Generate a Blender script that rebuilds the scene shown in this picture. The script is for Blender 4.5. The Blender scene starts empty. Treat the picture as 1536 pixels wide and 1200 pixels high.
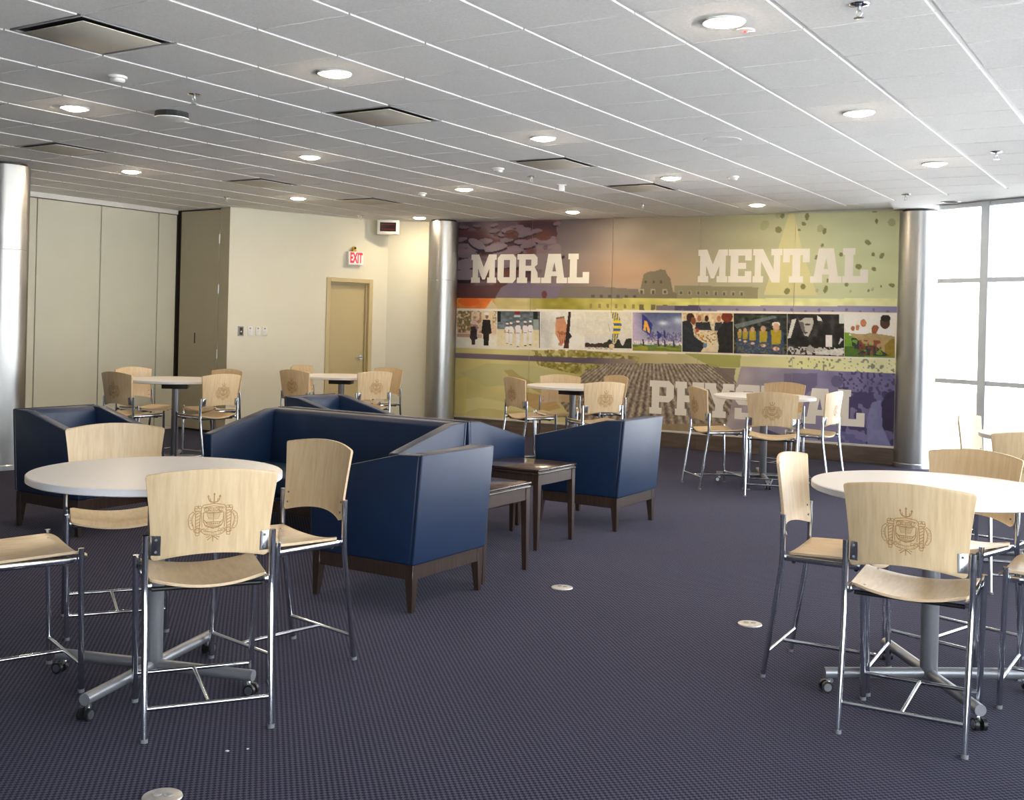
import bpy, bmesh, math, random
import numpy as np
from mathutils import Vector, Matrix

# ------------------------------------------------------------------ camera, sky, light, exposure
scene = bpy.context.scene
COL = scene.collection
CAM_H = 1.5424
CEIL = 3.021
cam_data = bpy.data.cameras.new('camera')
cam_data.sensor_width = 36.0
cam_data.lens = 1645.374 / 1536 * 36
cam_data.shift_x = -0.0011
cam_data.shift_y = -0.0697
cam_data.clip_start = 0.05
cam_data.clip_end = 300
cam = bpy.data.objects.new('camera', cam_data)
COL.objects.link(cam)
YAW, PITCH, ROLL = 0.5604, -0.0029, 0.02536


def cam_axes():
    cy, sy, cp, sp = math.cos(YAW), math.sin(YAW), math.cos(PITCH), math.sin(PITCH)
    f = Vector((-sy * cp, cy * cp, sp))
    r0 = Vector((cy, sy, 0))
    u0 = r0.cross(f)
    r = math.cos(ROLL) * r0 + math.sin(ROLL) * u0
    u = -math.sin(ROLL) * r0 + math.cos(ROLL) * u0
    return r, u, f


_r, _u, _f = cam_axes()
cam.matrix_world = Matrix(((_r.x, _u.x, -_f.x, 0), (_r.y, _u.y, -_f.y, 0), (_r.z, _u.z, -_f.z, CAM_H), (0, 0, 0, 1)))
scene.camera = cam

world = bpy.data.worlds.new('overcast_sky')
scene.world = world
world.use_nodes = True
bg = world.node_tree.nodes['Background']
bg.inputs['Color'].default_value = (0.90, 0.95, 1.0, 1)
SKY = 3.0
LAMP = 115.0
bg.inputs['Strength'].default_value = SKY
scene.view_settings.view_transform = 'Standard'
scene.view_settings.look = 'None'
scene.view_settings.exposure = 1.44
scene.view_settings.gamma = 1.0
scene.view_settings.use_curve_mapping = False
scene.cycles.max_bounces = 8
scene.cycles.diffuse_bounces = 4
scene.cycles.glossy_bounces = 4
scene.cycles.transparent_max_bounces = 12
scene.cycles.caustics_reflective = False
scene.cycles.caustics_refractive = False
scene.cycles.sample_clamp_indirect = 6.0

sun_data = bpy.data.lights.new('sun', 'SUN')
sun_data.energy = 36.0
sun_data.angle = math.radians(0.6)
sun_data.color = (1.0, 0.985, 0.96)
sun = bpy.data.objects.new('sun', sun_data)
sun.rotation_euler = Vector((0.80, 0.33, -0.46)).to_track_quat('-Z', 'Y').to_euler()
COL.objects.link(sun)

# the curved glass front: corner points of its straight bays
GLASS = [(-2.62, 13.09)]
for _a in (-27.3, -40, -53, -66, -79, -92, -105, -118, -131, -144):
    _p = GLASS[-1]
    GLASS.append((_p[0] + 2.1 * math.cos(math.radians(_a)), _p[1] + 2.1 * math.sin(math.radians(_a))))

N_BAY = 9          # glazed bays; the last bends behind the viewer are solid wall
for _i in range(N_BAY):       # daylight portals: they only guide the sky's light through each bay
    (ax, ay), (bx, by) = GLASS[_i], GLASS[_i + 1]
    ld = bpy.data.lights.new('window_portal', 'AREA')
    ld.shape = 'RECTANGLE'
    ld.size, ld.size_y = math.hypot(bx - ax, by - ay), 3.0
    ld.cycles.is_portal = True
    lo = bpy.data.objects.new('window_portal', ld)
    nx, ny = (by - ay), -(bx - ax)     # points into the room
    n = Vector((nx, ny, 0)).normalized()
    zz = -n
    xx = Vector((bx - ax, by - ay, 0)).normalized()
    yy = zz.cross(xx)
    c = Vector(((ax + bx) / 2, (ay + by) / 2, 1.5)) - n * 0.03
    lo.matrix_world = Matrix(((xx.x, yy.x, zz.x, c.x), (xx.y, yy.y, zz.y, c.y), (xx.z, yy.z, zz.z, c.z), (0, 0, 0, 1)))
    COL.objects.link(lo)


# ------------------------------------------------------------------ materials
def new_mat(name):
    m = bpy.data.materials.new(name)
    m.use_nodes = True
    nt = m.node_tree
    return m, nt, nt.nodes['Principled BSDF']


def lin(c):
    return tuple(((x / 255) / 12.92 if x / 255 <= 0.04045 else ((x / 255 + 0.055) / 1.055) ** 2.4) for x in c)


def mat(name, color, rough=0.5, metal=0.0, noise=0.0, nscale=20, bump=0.0, bscale=200, spec=0.5, coat=0.0, stretch=(1, 1, 1), emit=None):
    m, nt, b = new_mat(name)
    b.inputs['Base Color'].default_value = (*color, 1)
    b.inputs['Roughness'].default_value = rough
    b.inputs['Metallic'].default_value = metal
    b.inputs['Specular IOR Level'].default_value = spec
    b.inputs['Coat Weight'].default_value = coat
    if emit:
        b.inputs['Emission Color'].default_value = (*emit[0], 1)
        b.inputs['Emission Strength'].default_value = emit[1]
    if noise or bump:
        tc = nt.nodes.new('ShaderNodeTexCoord')
        mp = nt.nodes.new('ShaderNodeMapping')
        mp.inputs['Scale'].default_value = stretch
        nt.links.new(tc.outputs['Object'], mp.inputs['Vector'])
    if noise:
        nz = nt.nodes.new('ShaderNodeTexNoise')
        nz.inputs['Scale'].default_value = nscale
        nz.inputs['Detail'].default_value = 4
        nt.links.new(mp.outputs['Vector'], nz.inputs['Vector'])
        rp = nt.nodes.new('ShaderNodeValToRGB')
        rp.color_ramp.elements[0].position = 0.3
        rp.color_ramp.elements[1].position = 0.7
        rp.color_ramp.elements[0].color = (*[c * (1 - noise) for c in color], 1)
        rp.color_ramp.elements[1].color = (*[min(1, c * (1 + noise)) for c in color], 1)
        nt.links.new(nz.outputs['Fac'], rp.inputs['Fac'])
        nt.links.new(rp.outputs['Color'], b.inputs['Base Color'])
    if bump:
        n2 = nt.nodes.new('ShaderNodeTexNoise')
        n2.inputs['Scale'].default_value = bscale
        n2.inputs['Detail'].default_value = 2
        nt.links.new(mp.outputs['Vector'], n2.inputs['Vector'])
        bp = nt.nodes.new('ShaderNodeBump')
        bp.inputs['Strength'].default_value = bump
        bp.inputs['Distance'].default_value = 0.002
        nt.links.new(n2.outputs['Fac'], bp.inputs['Height'])
        nt.links.new(bp.outputs['Normal'], b.inputs['Normal'])
    return m


M = {}
M['tile'] = mat('ceiling_tile_white', (0.88, 0.87, 0.86), 0.95, noise=0.05, nscale=60, bump=0.6, bscale=120, spec=0.1)
M['runner'] = mat('grid_runner_lit_white', (0.93, 0.93, 0.92), 0.5)  # whiter than the tiles: light caught by the runners is put into the colour
M['gypsum'] = mat('gypsum_white', (0.86, 0.85, 0.84), 0.9, noise=0.02, nscale=4)
M['cream'] = mat('cream_wall_paint', (0.735, 0.715, 0.605), 0.75, noise=0.015, nscale=3, bump=0.1, bscale=150)
M['panel'] = mat('partition_panel_vinyl', (0.62, 0.60, 0.485), 0.7, noise=0.02, nscale=2, bump=0.15, bscale=300)
M['pocket'] = mat('shaded_tan_paint', (0.42, 0.375, 0.27), 0.6, noise=0.02, nscale=3)  # tan, with the shade on the end wall darkened into it
M['door'] = mat('door_paint_tan', (0.52, 0.43, 0.24), 0.45, noise=0.02, nscale=3)
M['doorframe'] = mat('door_frame_tan', (0.56, 0.46, 0.26), 0.4, noise=0.02, nscale=3)
M['seam'] = mat('dark_seam', (0.06, 0.05, 0.04), 0.8, noise=0.1)
M['trimwhite'] = mat('trim_off_white', (0.72, 0.70, 0.66), 0.45, noise=0.02)
M['basewood'] = mat('polished_brown_base', (0.34, 0.27, 0.21), 0.14, metal=0.7, noise=0.25, nscale=3, stretch=(1, 1, 6))
M['chrome'] = mat('chrome', (0.64, 0.67, 0.72), 0.10, metal=1.0, noise=0.02, nscale=30)
M['steel'] = mat('brushed_steel_bracket', (0.62, 0.64, 0.67), 0.28, metal=1.0, noise=0.05, nscale=80)
M['silver'] = mat('silver_painted_steel', (0.30, 0.31, 0.34), 0.35, metal=0.55, noise=0.03, nscale=60)
M['black'] = mat('black_plastic', (0.012, 0.012, 0.014), 0.4, noise=0.1)
M['rubber'] = mat('grey_foot_plastic', (0.16, 0.17, 0.19), 0.6, noise=0.05)
M['laminate'] = mat('white_laminate', (0.76, 0.735, 0.74), 0.34, noise=0.008, nscale=5, spec=0.5)
M['edgeband'] = mat('grey_white_edge_band', (0.70, 0.71, 0.74), 0.35, noise=0.01)
M['leather'] = mat('navy_leather', (0.0048, 0.0195, 0.063), 0.42, noise=0.08, nscale=8, bump=0.25, bscale=260, spec=0.55)
M['piping'] = mat('navy_leather_seam', (0.008, 0.018, 0.05), 0.4, noise=0.05)
M['espresso'] = mat('espresso_wood', (0.040, 0.024, 0.018), 0.30, noise=0.3, nscale=8, stretch=(8, 8, 1), spec=0.5, coat=0.3)
M['espressotop'] = mat('espresso_veneer', (0.048, 0.028, 0.022), 0.16, noise=0.25, nscale=6, stretch=(1, 10, 1), spec=0.5)
M['crest'] = mat('burnt_tan_print', (0.36, 0.205, 0.075), 0.6, noise=0.25, nscale=90)
M['plywood_edge'] = mat('plywood_edge', (0.66, 0.50, 0.32), 0.5, noise=0.12, nscale=400, stretch=(0.1, 0.1, 1))
M['whiteplastic'] = mat('white_plastic', (0.75, 0.75, 0.74), 0.4, noise=0.01)
M['greyplastic'] = mat('grey_device', (0.33, 0.33, 0.34), 0.5, noise=0.02)
M['diffuser'] = mat('diffuser_plaque_tan', (0.62, 0.58, 0.50), 0.6, noise=0.02)
M['duct'] = mat('dark_duct', (0.022, 0.024, 0.026), 0.8, noise=0.1)
M['lamp'] = mat('lamp_lens', (0.9, 0.85, 0.7), 0.5, emit=((1.0, 0.80, 0.54), LAMP), noise=0.01)
M['exitface'] = mat('exit_sign_face', (0.85, 0.8, 0.8), 0.4, emit=((1.0, 0.62, 0.62), 0.05), noise=0.01)
M['exitred'] = mat('exit_letters_red', (0.7, 0.01, 0.02), 0.4, emit=((1.0, 0.01, 0.03), 0.55), noise=0.01)
M['ledface'] = mat('dark_red_display', (0.008, 0.002, 0.003), 0.2, emit=((0.5, 0.0, 0.04), 0.006), noise=0.2)
M['ledred'] = mat('dim_red_segments', (0.05, 0.002, 0.008), 0.3, emit=((0.7, 0.0, 0.08), 0.02), noise=0.1)
M['redled'] = mat('red_indicator', (0.6, 0.02, 0.02), 0.4, emit=((1, 0.02, 0.02), 2.0), noise=0.01)
M['yellow'] = mat('yellow_plastic', (0.55, 0.38, 0.03), 0.5, noise=0.05)
M['letter'] = mat('printed_letter_white', (0.86, 0.83, 0.77), 0.5, noise=0.03, nscale=2)
M['mullion'] = mat('bloom_pale_aluminium', (0.76, 0.85, 0.97), 0.4, metal=0.3, noise=0.02)  # blue grey metal made paler: window bloom is put into the colour
M['floorplate'] = mat('floor_box_metal', (0.62, 0.60, 0.57), 0.35, metal=0.6, noise=0.08, nscale=40)
M['concrete'] = mat('terrace_concrete', (0.62, 0.625, 0.63), 0.9, noise=0.08, nscale=2)
M['bark'] = mat('tree_bark', (0.25, 0.17, 0.11), 0.9, noise=0.3, nscale=12)
M['bin'] = mat('weathered_grey', (0.3, 0.31, 0.33), 0.6, noise=0.1)

# brushed column metal
m, nt, b = new_mat('brushed_column_steel')
b.inputs['Metallic'].default_value = 1.0
tc = nt.nodes.new('ShaderNodeTexCoord')
mp = nt.nodes.new('ShaderNodeMapping')
mp.inputs['Scale'].default_value = (3, 3, 0.6)
nz = nt.nodes.new('ShaderNodeTexNoise')
nz.inputs['Scale'].default_value = 3
nz.inputs['Detail'].default_value = 3
nt.links.new(tc.outputs['Object'], mp.inputs['Vector'])
nt.links.new(mp.outputs['Vector'], nz.inputs['Vector'])
rp = nt.nodes.new('ShaderNodeValToRGB')
b.inputs['Specular Tint'].default_value = (0.55, 0.56, 0.58, 1)
rp.color_ramp.elements[0].color = (0.38, 0.38, 0.38, 1)
rp.color_ramp.elements[1].color = (0.50, 0.50, 0.49, 1)
nt.links.new(nz.outputs['Fac'], rp.inputs['Fac'])
nt.links.new(rp.outputs['Color'], b.inputs['Base Color'])
mr = nt.nodes.new('ShaderNodeMapRange')
mr.inputs['To Min'].default_value = 0.28
mr.inputs['To Max'].default_value = 0.42
nt.links.new(nz.outputs['Fac'], mr.inputs['Value'])
nt.links.new(mr.outputs['Result'], b.inputs['Roughness'])
M['column'] = m


def wood(name, dark, light):
    m, nt, b = new_mat(name)
    tc = nt.nodes.new('ShaderNodeTexCoord')
    oi = nt.nodes.new('ShaderNodeObjectInfo')
    ad = nt.nodes.new('ShaderNodeVectorMath')
    ad.operation = 'ADD'
    cb = nt.nodes.new('ShaderNodeCombineXYZ')
    ml = nt.nodes.new('ShaderNodeMath')
    ml.operation = 'MULTIPLY'
    ml.inputs[1].default_value = 37.0
    nt.links.new(oi.outputs['Random'], ml.inputs[0])
    nt.links.new(ml.outputs[0], cb.inputs['X'])
    nt.links.new(tc.outputs['Object'], ad.inputs[0])
    nt.links.new(cb.outputs[0], ad.inputs[1])
    mp = nt.nodes.new('ShaderNodeMapping')
    mp.inputs['Scale'].default_value = (34, 6, 3.2)
    nt.links.new(ad.outputs[0], mp.inputs['Vector'])
    n1 = nt.nodes.new('ShaderNodeTexNoise')
    n1.inputs['Scale'].default_value = 1.6
    n1.inputs['Detail'].default_value = 6
    n1.inputs['Roughness'].default_value = 0.62
    nt.links.new(mp.outputs['Vector'], n1.inputs['Vector'])
    rp = nt.nodes.new('ShaderNodeValToRGB')
    rp.color_ramp.elements[0].position = 0.28
    rp.color_ramp.elements[1].position = 0.62
    rp.color_ramp.elements[0].color = (*dark, 1)
    rp.color_ramp.elements[1].color = (*light, 1)
    nt.links.new(n1.outputs['Fac'], rp.inputs['Fac'])
    nt.links.new(rp.outputs['Color'], b.inputs['Base Color'])
    b.inputs['Roughness'].default_value = 0.34
    b.inputs['Specular IOR Level'].default_value = 0.45
    return m


M['birch'] = wood('birch_plywood', (0.56, 0.402, 0.228), (0.68, 0.525, 0.33))

# woven carpet
m, nt, b = new_mat('woven_navy_carpet')
tc = nt.nodes.new('ShaderNodeTexCoord')
ck = nt.nodes.new('ShaderNodeTexChecker')
ck.inputs['Scale'].default_value = 1 / 0.0135
ck.inputs['Color1'].default_value = (0.0018, 0.0042, 0.0190, 1)
ck.inputs['Color2'].default_value = (0.062, 0.056, 0.086, 1)
nw = nt.nodes.new('ShaderNodeTexNoise')
nw.inputs['Scale'].default_value = 260
nw.inputs['Detail'].default_value = 2
mxv = nt.nodes.new('ShaderNodeMixRGB')
mxv.blend_type = 'ADD'
mxv.inputs['Fac'].default_value = 0.0035
nt.links.new(tc.outputs['Object'], nw.inputs['Vector'])
nt.links.new(tc.outputs['Object'], mxv.inputs['Color1'])
nt.links.new(nw.outputs['Color'], mxv.inputs['Color2'])
nt.links.new(mxv.outputs['Color'], ck.inputs['Vector'])
n3 = nt.nodes.new('ShaderNodeTexNoise')
n3.inputs['Scale'].default_value = 120
n3.inputs['Detail'].default_value = 3
nt.links.new(tc.outputs['Object'], n3.inputs['Vector'])
n4 = nt.nodes.new('ShaderNodeTexNoise')
n4.inputs['Scale'].default_value = 1.1
n4.inputs['Detail'].default_value = 3
nt.links.new(tc.outputs['Object'], n4.inputs['Vector'])
r3 = nt.nodes.new('ShaderNodeMapRange')
r3.inputs['To Min'].default_value = 0.45
r3.inputs['To Max'].default_value = 1.55
nt.links.new(n3.outputs['Fac'], r3.inputs['Value'])
r4 = nt.nodes.new('ShaderNodeMapRange')
r4.inputs['To Min'].default_value = 0.85
r4.inputs['To Max'].default_value = 1.15
nt.links.new(n4.outputs['Fac'], r4.inputs['Value'])
mm = nt.nodes.new('ShaderNodeMath')
mm.operation = 'MULTIPLY'
nt.links.new(r3.outputs[0], mm.inputs[0])
nt.links.new(r4.outputs[0], mm.inputs[1])
vm = nt.nodes.new('ShaderNodeVectorMath')
vm.operation = 'SCALE'
nt.links.new(ck.outputs['Color'], vm.inputs[0])
nt.links.new(mm.outputs[0], vm.inputs['Scale'])
nt.links.new(vm.outputs[0], b.inputs['Base Color'])
b.inputs['Roughness'].default_value = 0.9
b.inputs['Specular IOR Level'].default_value = 0.02
b.inputs['Sheen Weight'].default_value = 0.09
b.inputs['Sheen Roughness'].default_value = 0.5
b.inputs['Sheen Tint'].default_value = (0.8, 0.8, 1.0, 1)
bp = nt.nodes.new('ShaderNodeBump')
bp.inputs['Strength'].default_value = 0.5
bp.inputs['Distance'].default_value = 0.003
nt.links.new(ck.outputs['Fac'], bp.inputs['Height'])
nt.links.new(bp.outputs['Normal'], b.inputs['Normal'])
M['carpet'] = m

# clear glass
m = bpy.data.materials.new('clear_glass')
m.use_nodes = True
nt = m.node_tree
nt.nodes.clear()
out = nt.nodes.new('ShaderNodeOutputMaterial')
mx = nt.nodes.new('ShaderNodeMixShader')
tr = nt.nodes.new('ShaderNodeBsdfTransparent')
tr.inputs['Color'].default_value = (0.97, 0.975, 0.97, 1)
gl = nt.nodes.new('ShaderNodeBsdfGlossy')
gl.inputs['Roughness'].default_value = 0.02
fr = nt.nodes.new('ShaderNodeFresnel')
fr.inputs['IOR'].default_value = 1.45
nt.links.new(fr.outputs[0], mx.inputs[0])
nt.links.new(tr.outputs[0], mx.inputs[1])
nt.links.new(gl.outputs[0], mx.inputs[2])
nt.links.new(mx.outputs[0], out.inputs[0])
M['glass'] = m

# printed mural: the ink colour of every point is stored on the mesh
m, nt, b = new_mat('printed_mural')
at = nt.nodes.new('ShaderNodeAttribute')
at.attribute_name = 'ink'
nt.links.new(at.outputs['Color'], b.inputs['Base Color'])
b.inputs['Roughness'].default_value = 0.42
b.inputs['Specular IOR Level'].default_value = 0.35
M['mural'] = m


# ------------------------------------------------------------------ mesh helpers
class MB:
    def __init__(self):
        self.v, self.f, self.mi = [], [], []

    def add(self, verts, faces, mi=0):
        o = len(self.v)
        self.v.extend([tuple(p) for p in verts])
        self.f.extend([tuple(o + i for i in f) for f in faces])
        self.mi.extend([mi] * len(faces))
        return self

    def box(self, lo, hi, mi=0):
        x0, y0, z0 = lo
        x1, y1, z1 = hi
        return self.add([(x0, y0, z0), (x1, y0, z0), (x1, y1, z0), (x0, y1, z0), (x0, y0, z1), (x1, y0, z1), (x1, y1, z1), (x0, y1, z1)],
                        [(0, 3, 2, 1), (4, 5, 6, 7), (0, 1, 5, 4), (1, 2, 6, 5), (2, 3, 7, 6), (3, 0, 4, 7)], mi)

    def prism(self, poly, axis, a, b, mi=0):
        """poly: list of 2D points (counter-clockwise), extruded along axis from a to b"""
        n = len(poly)

        def P(p, t):
            return {'x': (t, p[0], p[1]), 'y': (p[0], t, p[1]), 'z': (p[0], p[1], t)}[axis]
        vs = [P(p, a) for p in poly] + [P(p, b) for p in poly]
        fs = [tuple(range(n))[::-1], tuple(range(n, 2 * n))] + [(i, (i + 1) % n, n + (i + 1) % n, n + i) for i in range(n)]
        return self.add(vs, fs, mi)

    def tube(self, pts, r, seg=10, mi=0):
        pts = [Vector(p) for p in pts]
        rs = r if isinstance(r, (list, tuple)) else [r] * len(pts)
        vs, fs = [], []
        t0 = (pts[1] - pts[0]).normalized()
        ref = Vector((0, 0, 1)) if abs(t0.z) < 0.9 else Vector((1, 0, 0))
        nrm = t0.cross(ref).normalized()
        for i, p in enumerate(pts):
            if i == 0:
                t = t0
            elif i == len(pts) - 1:
                t = (pts[-1] - pts[-2]).normalized()
            else:
                t = ((pts[i + 1] - p).normalized() + (p - pts[i - 1]).normalized()).normalized()
            nrm = (nrm - t * nrm.dot(t)).normalized()
            bn = t.cross(nrm)
            for k in range(seg):
                a = 2 * math.pi * k / seg
                vs.append(p + (nrm * math.cos(a) + bn * math.sin(a)) * rs[i])
        n = len(pts)
        for i in range(n - 1):
            for k in range(seg):
                k2 = (k + 1) % seg
                fs.append((i * seg + k, i * seg + k2, (i + 1) * seg + k2, (i + 1) * seg + k))
        fs.append(tuple(range(seg))[::-1])
        fs.append(tuple((n - 1) * seg + k for k in range(seg)))
        return self.add(vs, fs, mi)

    def lathe(self, prof, seg=32, c=(0, 0, 0), mi=0, cap=True):
        """prof: (r, z) bottom to top or any order; r=0 ends close"""
        vs, fs = [], []
        n = len(prof)
        for (r, z) in prof:
            for k in range(seg):
                a = 2 * math.pi * k / seg
                vs.append((c[0] + r * math.cos(a), c[1] + r * math.sin(a), c[2] + z))
        for i in range(n - 1):
            for k in range(seg):
                k2 = (k + 1) % seg
                fs.append((i * seg + k, i * seg + k2, (i + 1) * seg + k2, (i + 1) * seg + k))
        if cap:
            fs.append(tuple(range(seg))[::-1])
            fs.append(tuple((n - 1) * seg + k for k in range(seg)))
        return self.add(vs, fs, mi)

    def mesh(self, name, mats, bevel=0.0, bseg=2, smooth=True, angle=38, weld=False):
        me = bpy.data.meshes.new(name)
        me.from_pydata(self.v, [], self.f)
        for x in (mats if isinstance(mats, (list, tuple)) else [mats]):
            me.materials.append(x)
        if any(self.mi):
            me.polygons.foreach_set('material_index', self.mi)
        if bevel or weld:
            bm = bmesh.new()
            bm.from_mesh(me)
            if weld:
                bmesh.ops.remove_doubles(bm, verts=bm.verts, dist=1e-5)
            if bevel:
                es = [e for e in bm.edges if len(e.link_faces) == 2 and e.calc_face_angle(0) > 0.5]
                bmesh.ops.bevel(bm, geom=es, offset=bevel, segments=bseg, affect='EDGES', profile=0.5, clamp_overlap=True)
            bm.to_mesh(me)
            bm.free()
        if smooth:
            me.polygons.foreach_set('use_smooth', [True] * len(me.polygons))
            me.set_sharp_from_angle(angle=math.radians(angle))
        me.update()
        return me


def link(name, me, parent=None, loc=(0, 0, 0), rz=0.0):
    o = bpy.data.objects.new(name, me)
    COL.objects.link(o)
    o.location = loc
    o.rotation_euler = (0, 0, rz)
    if parent is not None:
        o.parent = parent
    return o


def part(name, mb, mats, parent, bevel=0.0, **k):
    return link(name, mb.mesh(name, mats, bevel, **k), parent)


def tag(o, label=None, cat=None, group=None, kind=None):
    if label:
        o['label'] = label
    if cat:
        o['category'] = cat
    if group:
        o['group'] = group
    if kind:
        o['kind'] = kind
    return o


def thing(name, label, cat, loc=(0, 0, 0), rz=0.0, group=None, kind=None):
    o = bpy.data.objects.new(name, None)
    o.empty_display_size = 0.1
    COL.objects.link(o)
    o.location = loc
    o.rotation_euler = (0, 0, rz)
    return tag(o, label, cat, group, kind)


def structure(name, label=None):
    o = bpy.data.objects.new(name, None)
    COL.objects.link(o)
    return tag(o, label, None, None, 'structure')


KIDS = {}


def dup(root, loc, rz, label, group=None, tree=None):
    """copy a thing with its parts and sub-parts (meshes shared)"""
    r = root.copy()
    COL.objects.link(r)
    r.location = loc
    r.rotation_euler = (0, 0, rz)
    r['label'] = label
    if group:
        r['group'] = group
    for ch in tree[root]:
        c = ch.copy()
        COL.objects.link(c)
        c.parent = r
        for g in tree.get(ch, []):
            d = g.copy()
            COL.objects.link(d)
            d.parent = c
    return r


def tree_of(root):
    t = {root: list(root.children)}
    for ch in root.children:
        t[ch] = list(ch.children)
    return t


# ------------------------------------------------------------------ room shell
def slab_between(mb, a, b, z0, z1, th, mi=0):
    """upright slab standing on the line a-b, its thickness on the left of a->b"""
    d = Vector((b[0] - a[0], b[1] - a[1])).normalized()
    n = Vector((-d.y, d.x)) * th
    mb.prism([a, b, (b[0] + n.x, b[1] + n.y), (a[0] + n.x, a[1] + n.y)], 'z', z0, z1, mi)
    return mb


fl = MB()
fl.prism([(-12.4, -5.2), (-1.2, -5.2), (-1.2, -3.8)] + [GLASS[i] for i in range(10, -1, -1)] + [(-2.7, 13.8), (-12.4, 13.8)], 'z', -0.06, 0.0)
tag(part('floor', fl, M['carpet'], None, smooth=False), 'dark navy woven carpet floor of the lounge', None, None, 'structure')

P_L0, P_L1 = (-12.1, -4.9), (-12.02, 10.36)
P_S0, P_S1 = (-11.80, 10.36), (-10.93, 10.30)
P_D1 = (-10.10, 12.60)
P_M0, P_M1 = (-9.16, 13.02), (-3.06, 13.43)

# cream door wall with a hole for the door
Dv = Vector((P_D1[0] - P_S1[0], P_D1[1] - P_S1[1], 0))
D_LEN = Dv.length
Dv.normalize()
D_ANG = math.atan2(Dv.y, Dv.x)
T0 = Vector((-10.437 - P_S1[0], 11.665 - P_S1[1], 0)).length      # outer frame edges along the wall
T1 = Vector((-10.183 - P_S1[0], 12.369 - P_S1[1], 0)).length
w = structure('wall_back', 'cream painted wall holding the tan door')
w.location = (P_S1[0], P_S1[1], 0)
w.rotation_euler = (0, 0, D_ANG)
mb = MB()
mb.box((0, 0, 0), (T0 + 0.02, 0.14, CEIL + 0.03))
mb.box((T0 + 0.02, 0, 2.12), (T1 - 0.02, 0.14, CEIL + 0.03))
mb.box((T1 - 0.02, 0, 0), (D_LEN, 0.14, CEIL + 0.03))
part('wall_surface', mb, M['cream'], w, smooth=False)
mb = MB()
mb.box((0.0, -0.012, 0), (T0, -0.0005, 0.10))
mb.box((T1, -0.012, 0), (D_LEN, -0.0005, 0.10))
part('baseboard', mb, M['seam'], w, smooth=False)

w = structure('wall_corner', 'short cream wall between the door wall and the steel column')
mb = MB()
slab_between(mb, P_D1, P_M0, 0, CEIL + 0.03, 0.14)
part('wall_surface', mb, M['cream'], w, smooth=False)

w = structure('wall_mural', 'back wall that carries the printed mural')
mb = MB()
slab_between(mb, P_M0, (P_M1[0] + 0.44, P_M1[1] + 0.03), 0, CEIL + 0.03, 0.2)
part('wall_surface', mb, M['cream'], w, smooth=False)

w = structure('wall_behind', 'solid wall behind the viewer')
mb = MB()
slab_between(mb, (-12.2, -4.9), (-1.2, -4.9), 0, CEIL + 0.03, -0.15)
slab_between(mb, (-1.2, -4.9), GLASS[-1], 0, CEIL + 0.03, -0.15)
for k in range(N_BAY, len(GLASS) - 1):
    slab_between(mb, GLASS[k + 1], GLASS[k], 0, CEIL + 0.03, -0.15)
part('wall_surface', mb, M['pocket'], w, smooth=False)  # unseen wall, its tone kept dark to cut bounce light

# folding partition on the left: separate panels with dark seams between, a track above
w = structure('wall_left', 'beige folding partition of tall flat panels')
mb = MB()
slab_between(mb, (-12.16, -4.9), (-12.08, 10.55), 0, CEIL + 0.03, 0.1)
part('seam_backing', mb, M['seam'], w, smooth=False)
ys = [10.045 - 0.915 * k for k in range(-0, 17)]
edges = [10.36] + ys
for k in range(len(edges) - 1):
    y1, y0 = edges[k] - 0.006, max(edges[k + 1] + 0.006, -4.89)
    if y1 - y0 < 0.1:
        continue
    xo = lambda y: -12.1 + (y + 4.9) / 15.26 * 0.08
    mb = MB()
    mb.prism([(xo(y0), y0), (xo(y0) - 0.055, y0), (xo(y1) - 0.055, y1), (xo(y1), y1)], 'z', 0.04, CEIL - 0.075)
    part('panel', mb, M['panel'], w, bevel=0.004, bseg=1)
mb = MB()
mb.prism([(-12.09, -4.9), (-12.16, -4.9), (-12.08, 10.36), (-12.01, 10.36)], 'z', CEIL - 0.066, CEIL - 0.002)
part('ceiling_track', mb, M['trimwhite'], w, smooth=False)
mb = MB()
mb.prism([(-12.095, -4.9), (-12.15, -4.9), (-12.07, 10.36), (-12.015, 10.36)], 'z', 0.001, 0.036)
part('bottom_sweep', mb, M['trimwhite'], w, smooth=False)

# storage pocket beside it: wall, leaf, post
w = structure('wall_pocket', 'tan end wall where the folding partition is stored')
mb = MB()
slab_between(mb, (-12.12, 10.44), (-10.95, 10.38), 0, CEIL + 0.03, 0.1)
part('wall_surface', mb, M['seam'], w, smooth=False)
mb = MB()
slab_between(mb, (-11.125, 10.313), (-10.93, 10.30), 0, CEIL, 0.08)
part('post', mb, M['pocket'], w, bevel=0.003, bseg=1)
d2 = structure('door_2', 'tan pocket door leaf with a recessed pull')
mb = MB()
slab_between(mb, (-11.95, 10.37), (-11.137, 10.314), 0.03, CEIL - 0.03, 0.05)
part('leaf', mb, M['pocket'], d2, bevel=0.003, bseg=1)
mb = MB()
slab_between(mb, (-11.612, 10.345), (-11.59, 10.3435), 1.19, 1.335, -0.006)
part('recessed_pull', mb, M['seam'], d2, bevel=0.002, bseg=1)
for z in (2.60, 1.93, 1.06):
    mb = MB()
    mb.tube([(-11.131, 10.308, z - 0.06), (-11.131, 10.308, z + 0.06)], 0.009, 8)
    part('hinge', mb, M['steel'], d2)

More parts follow.
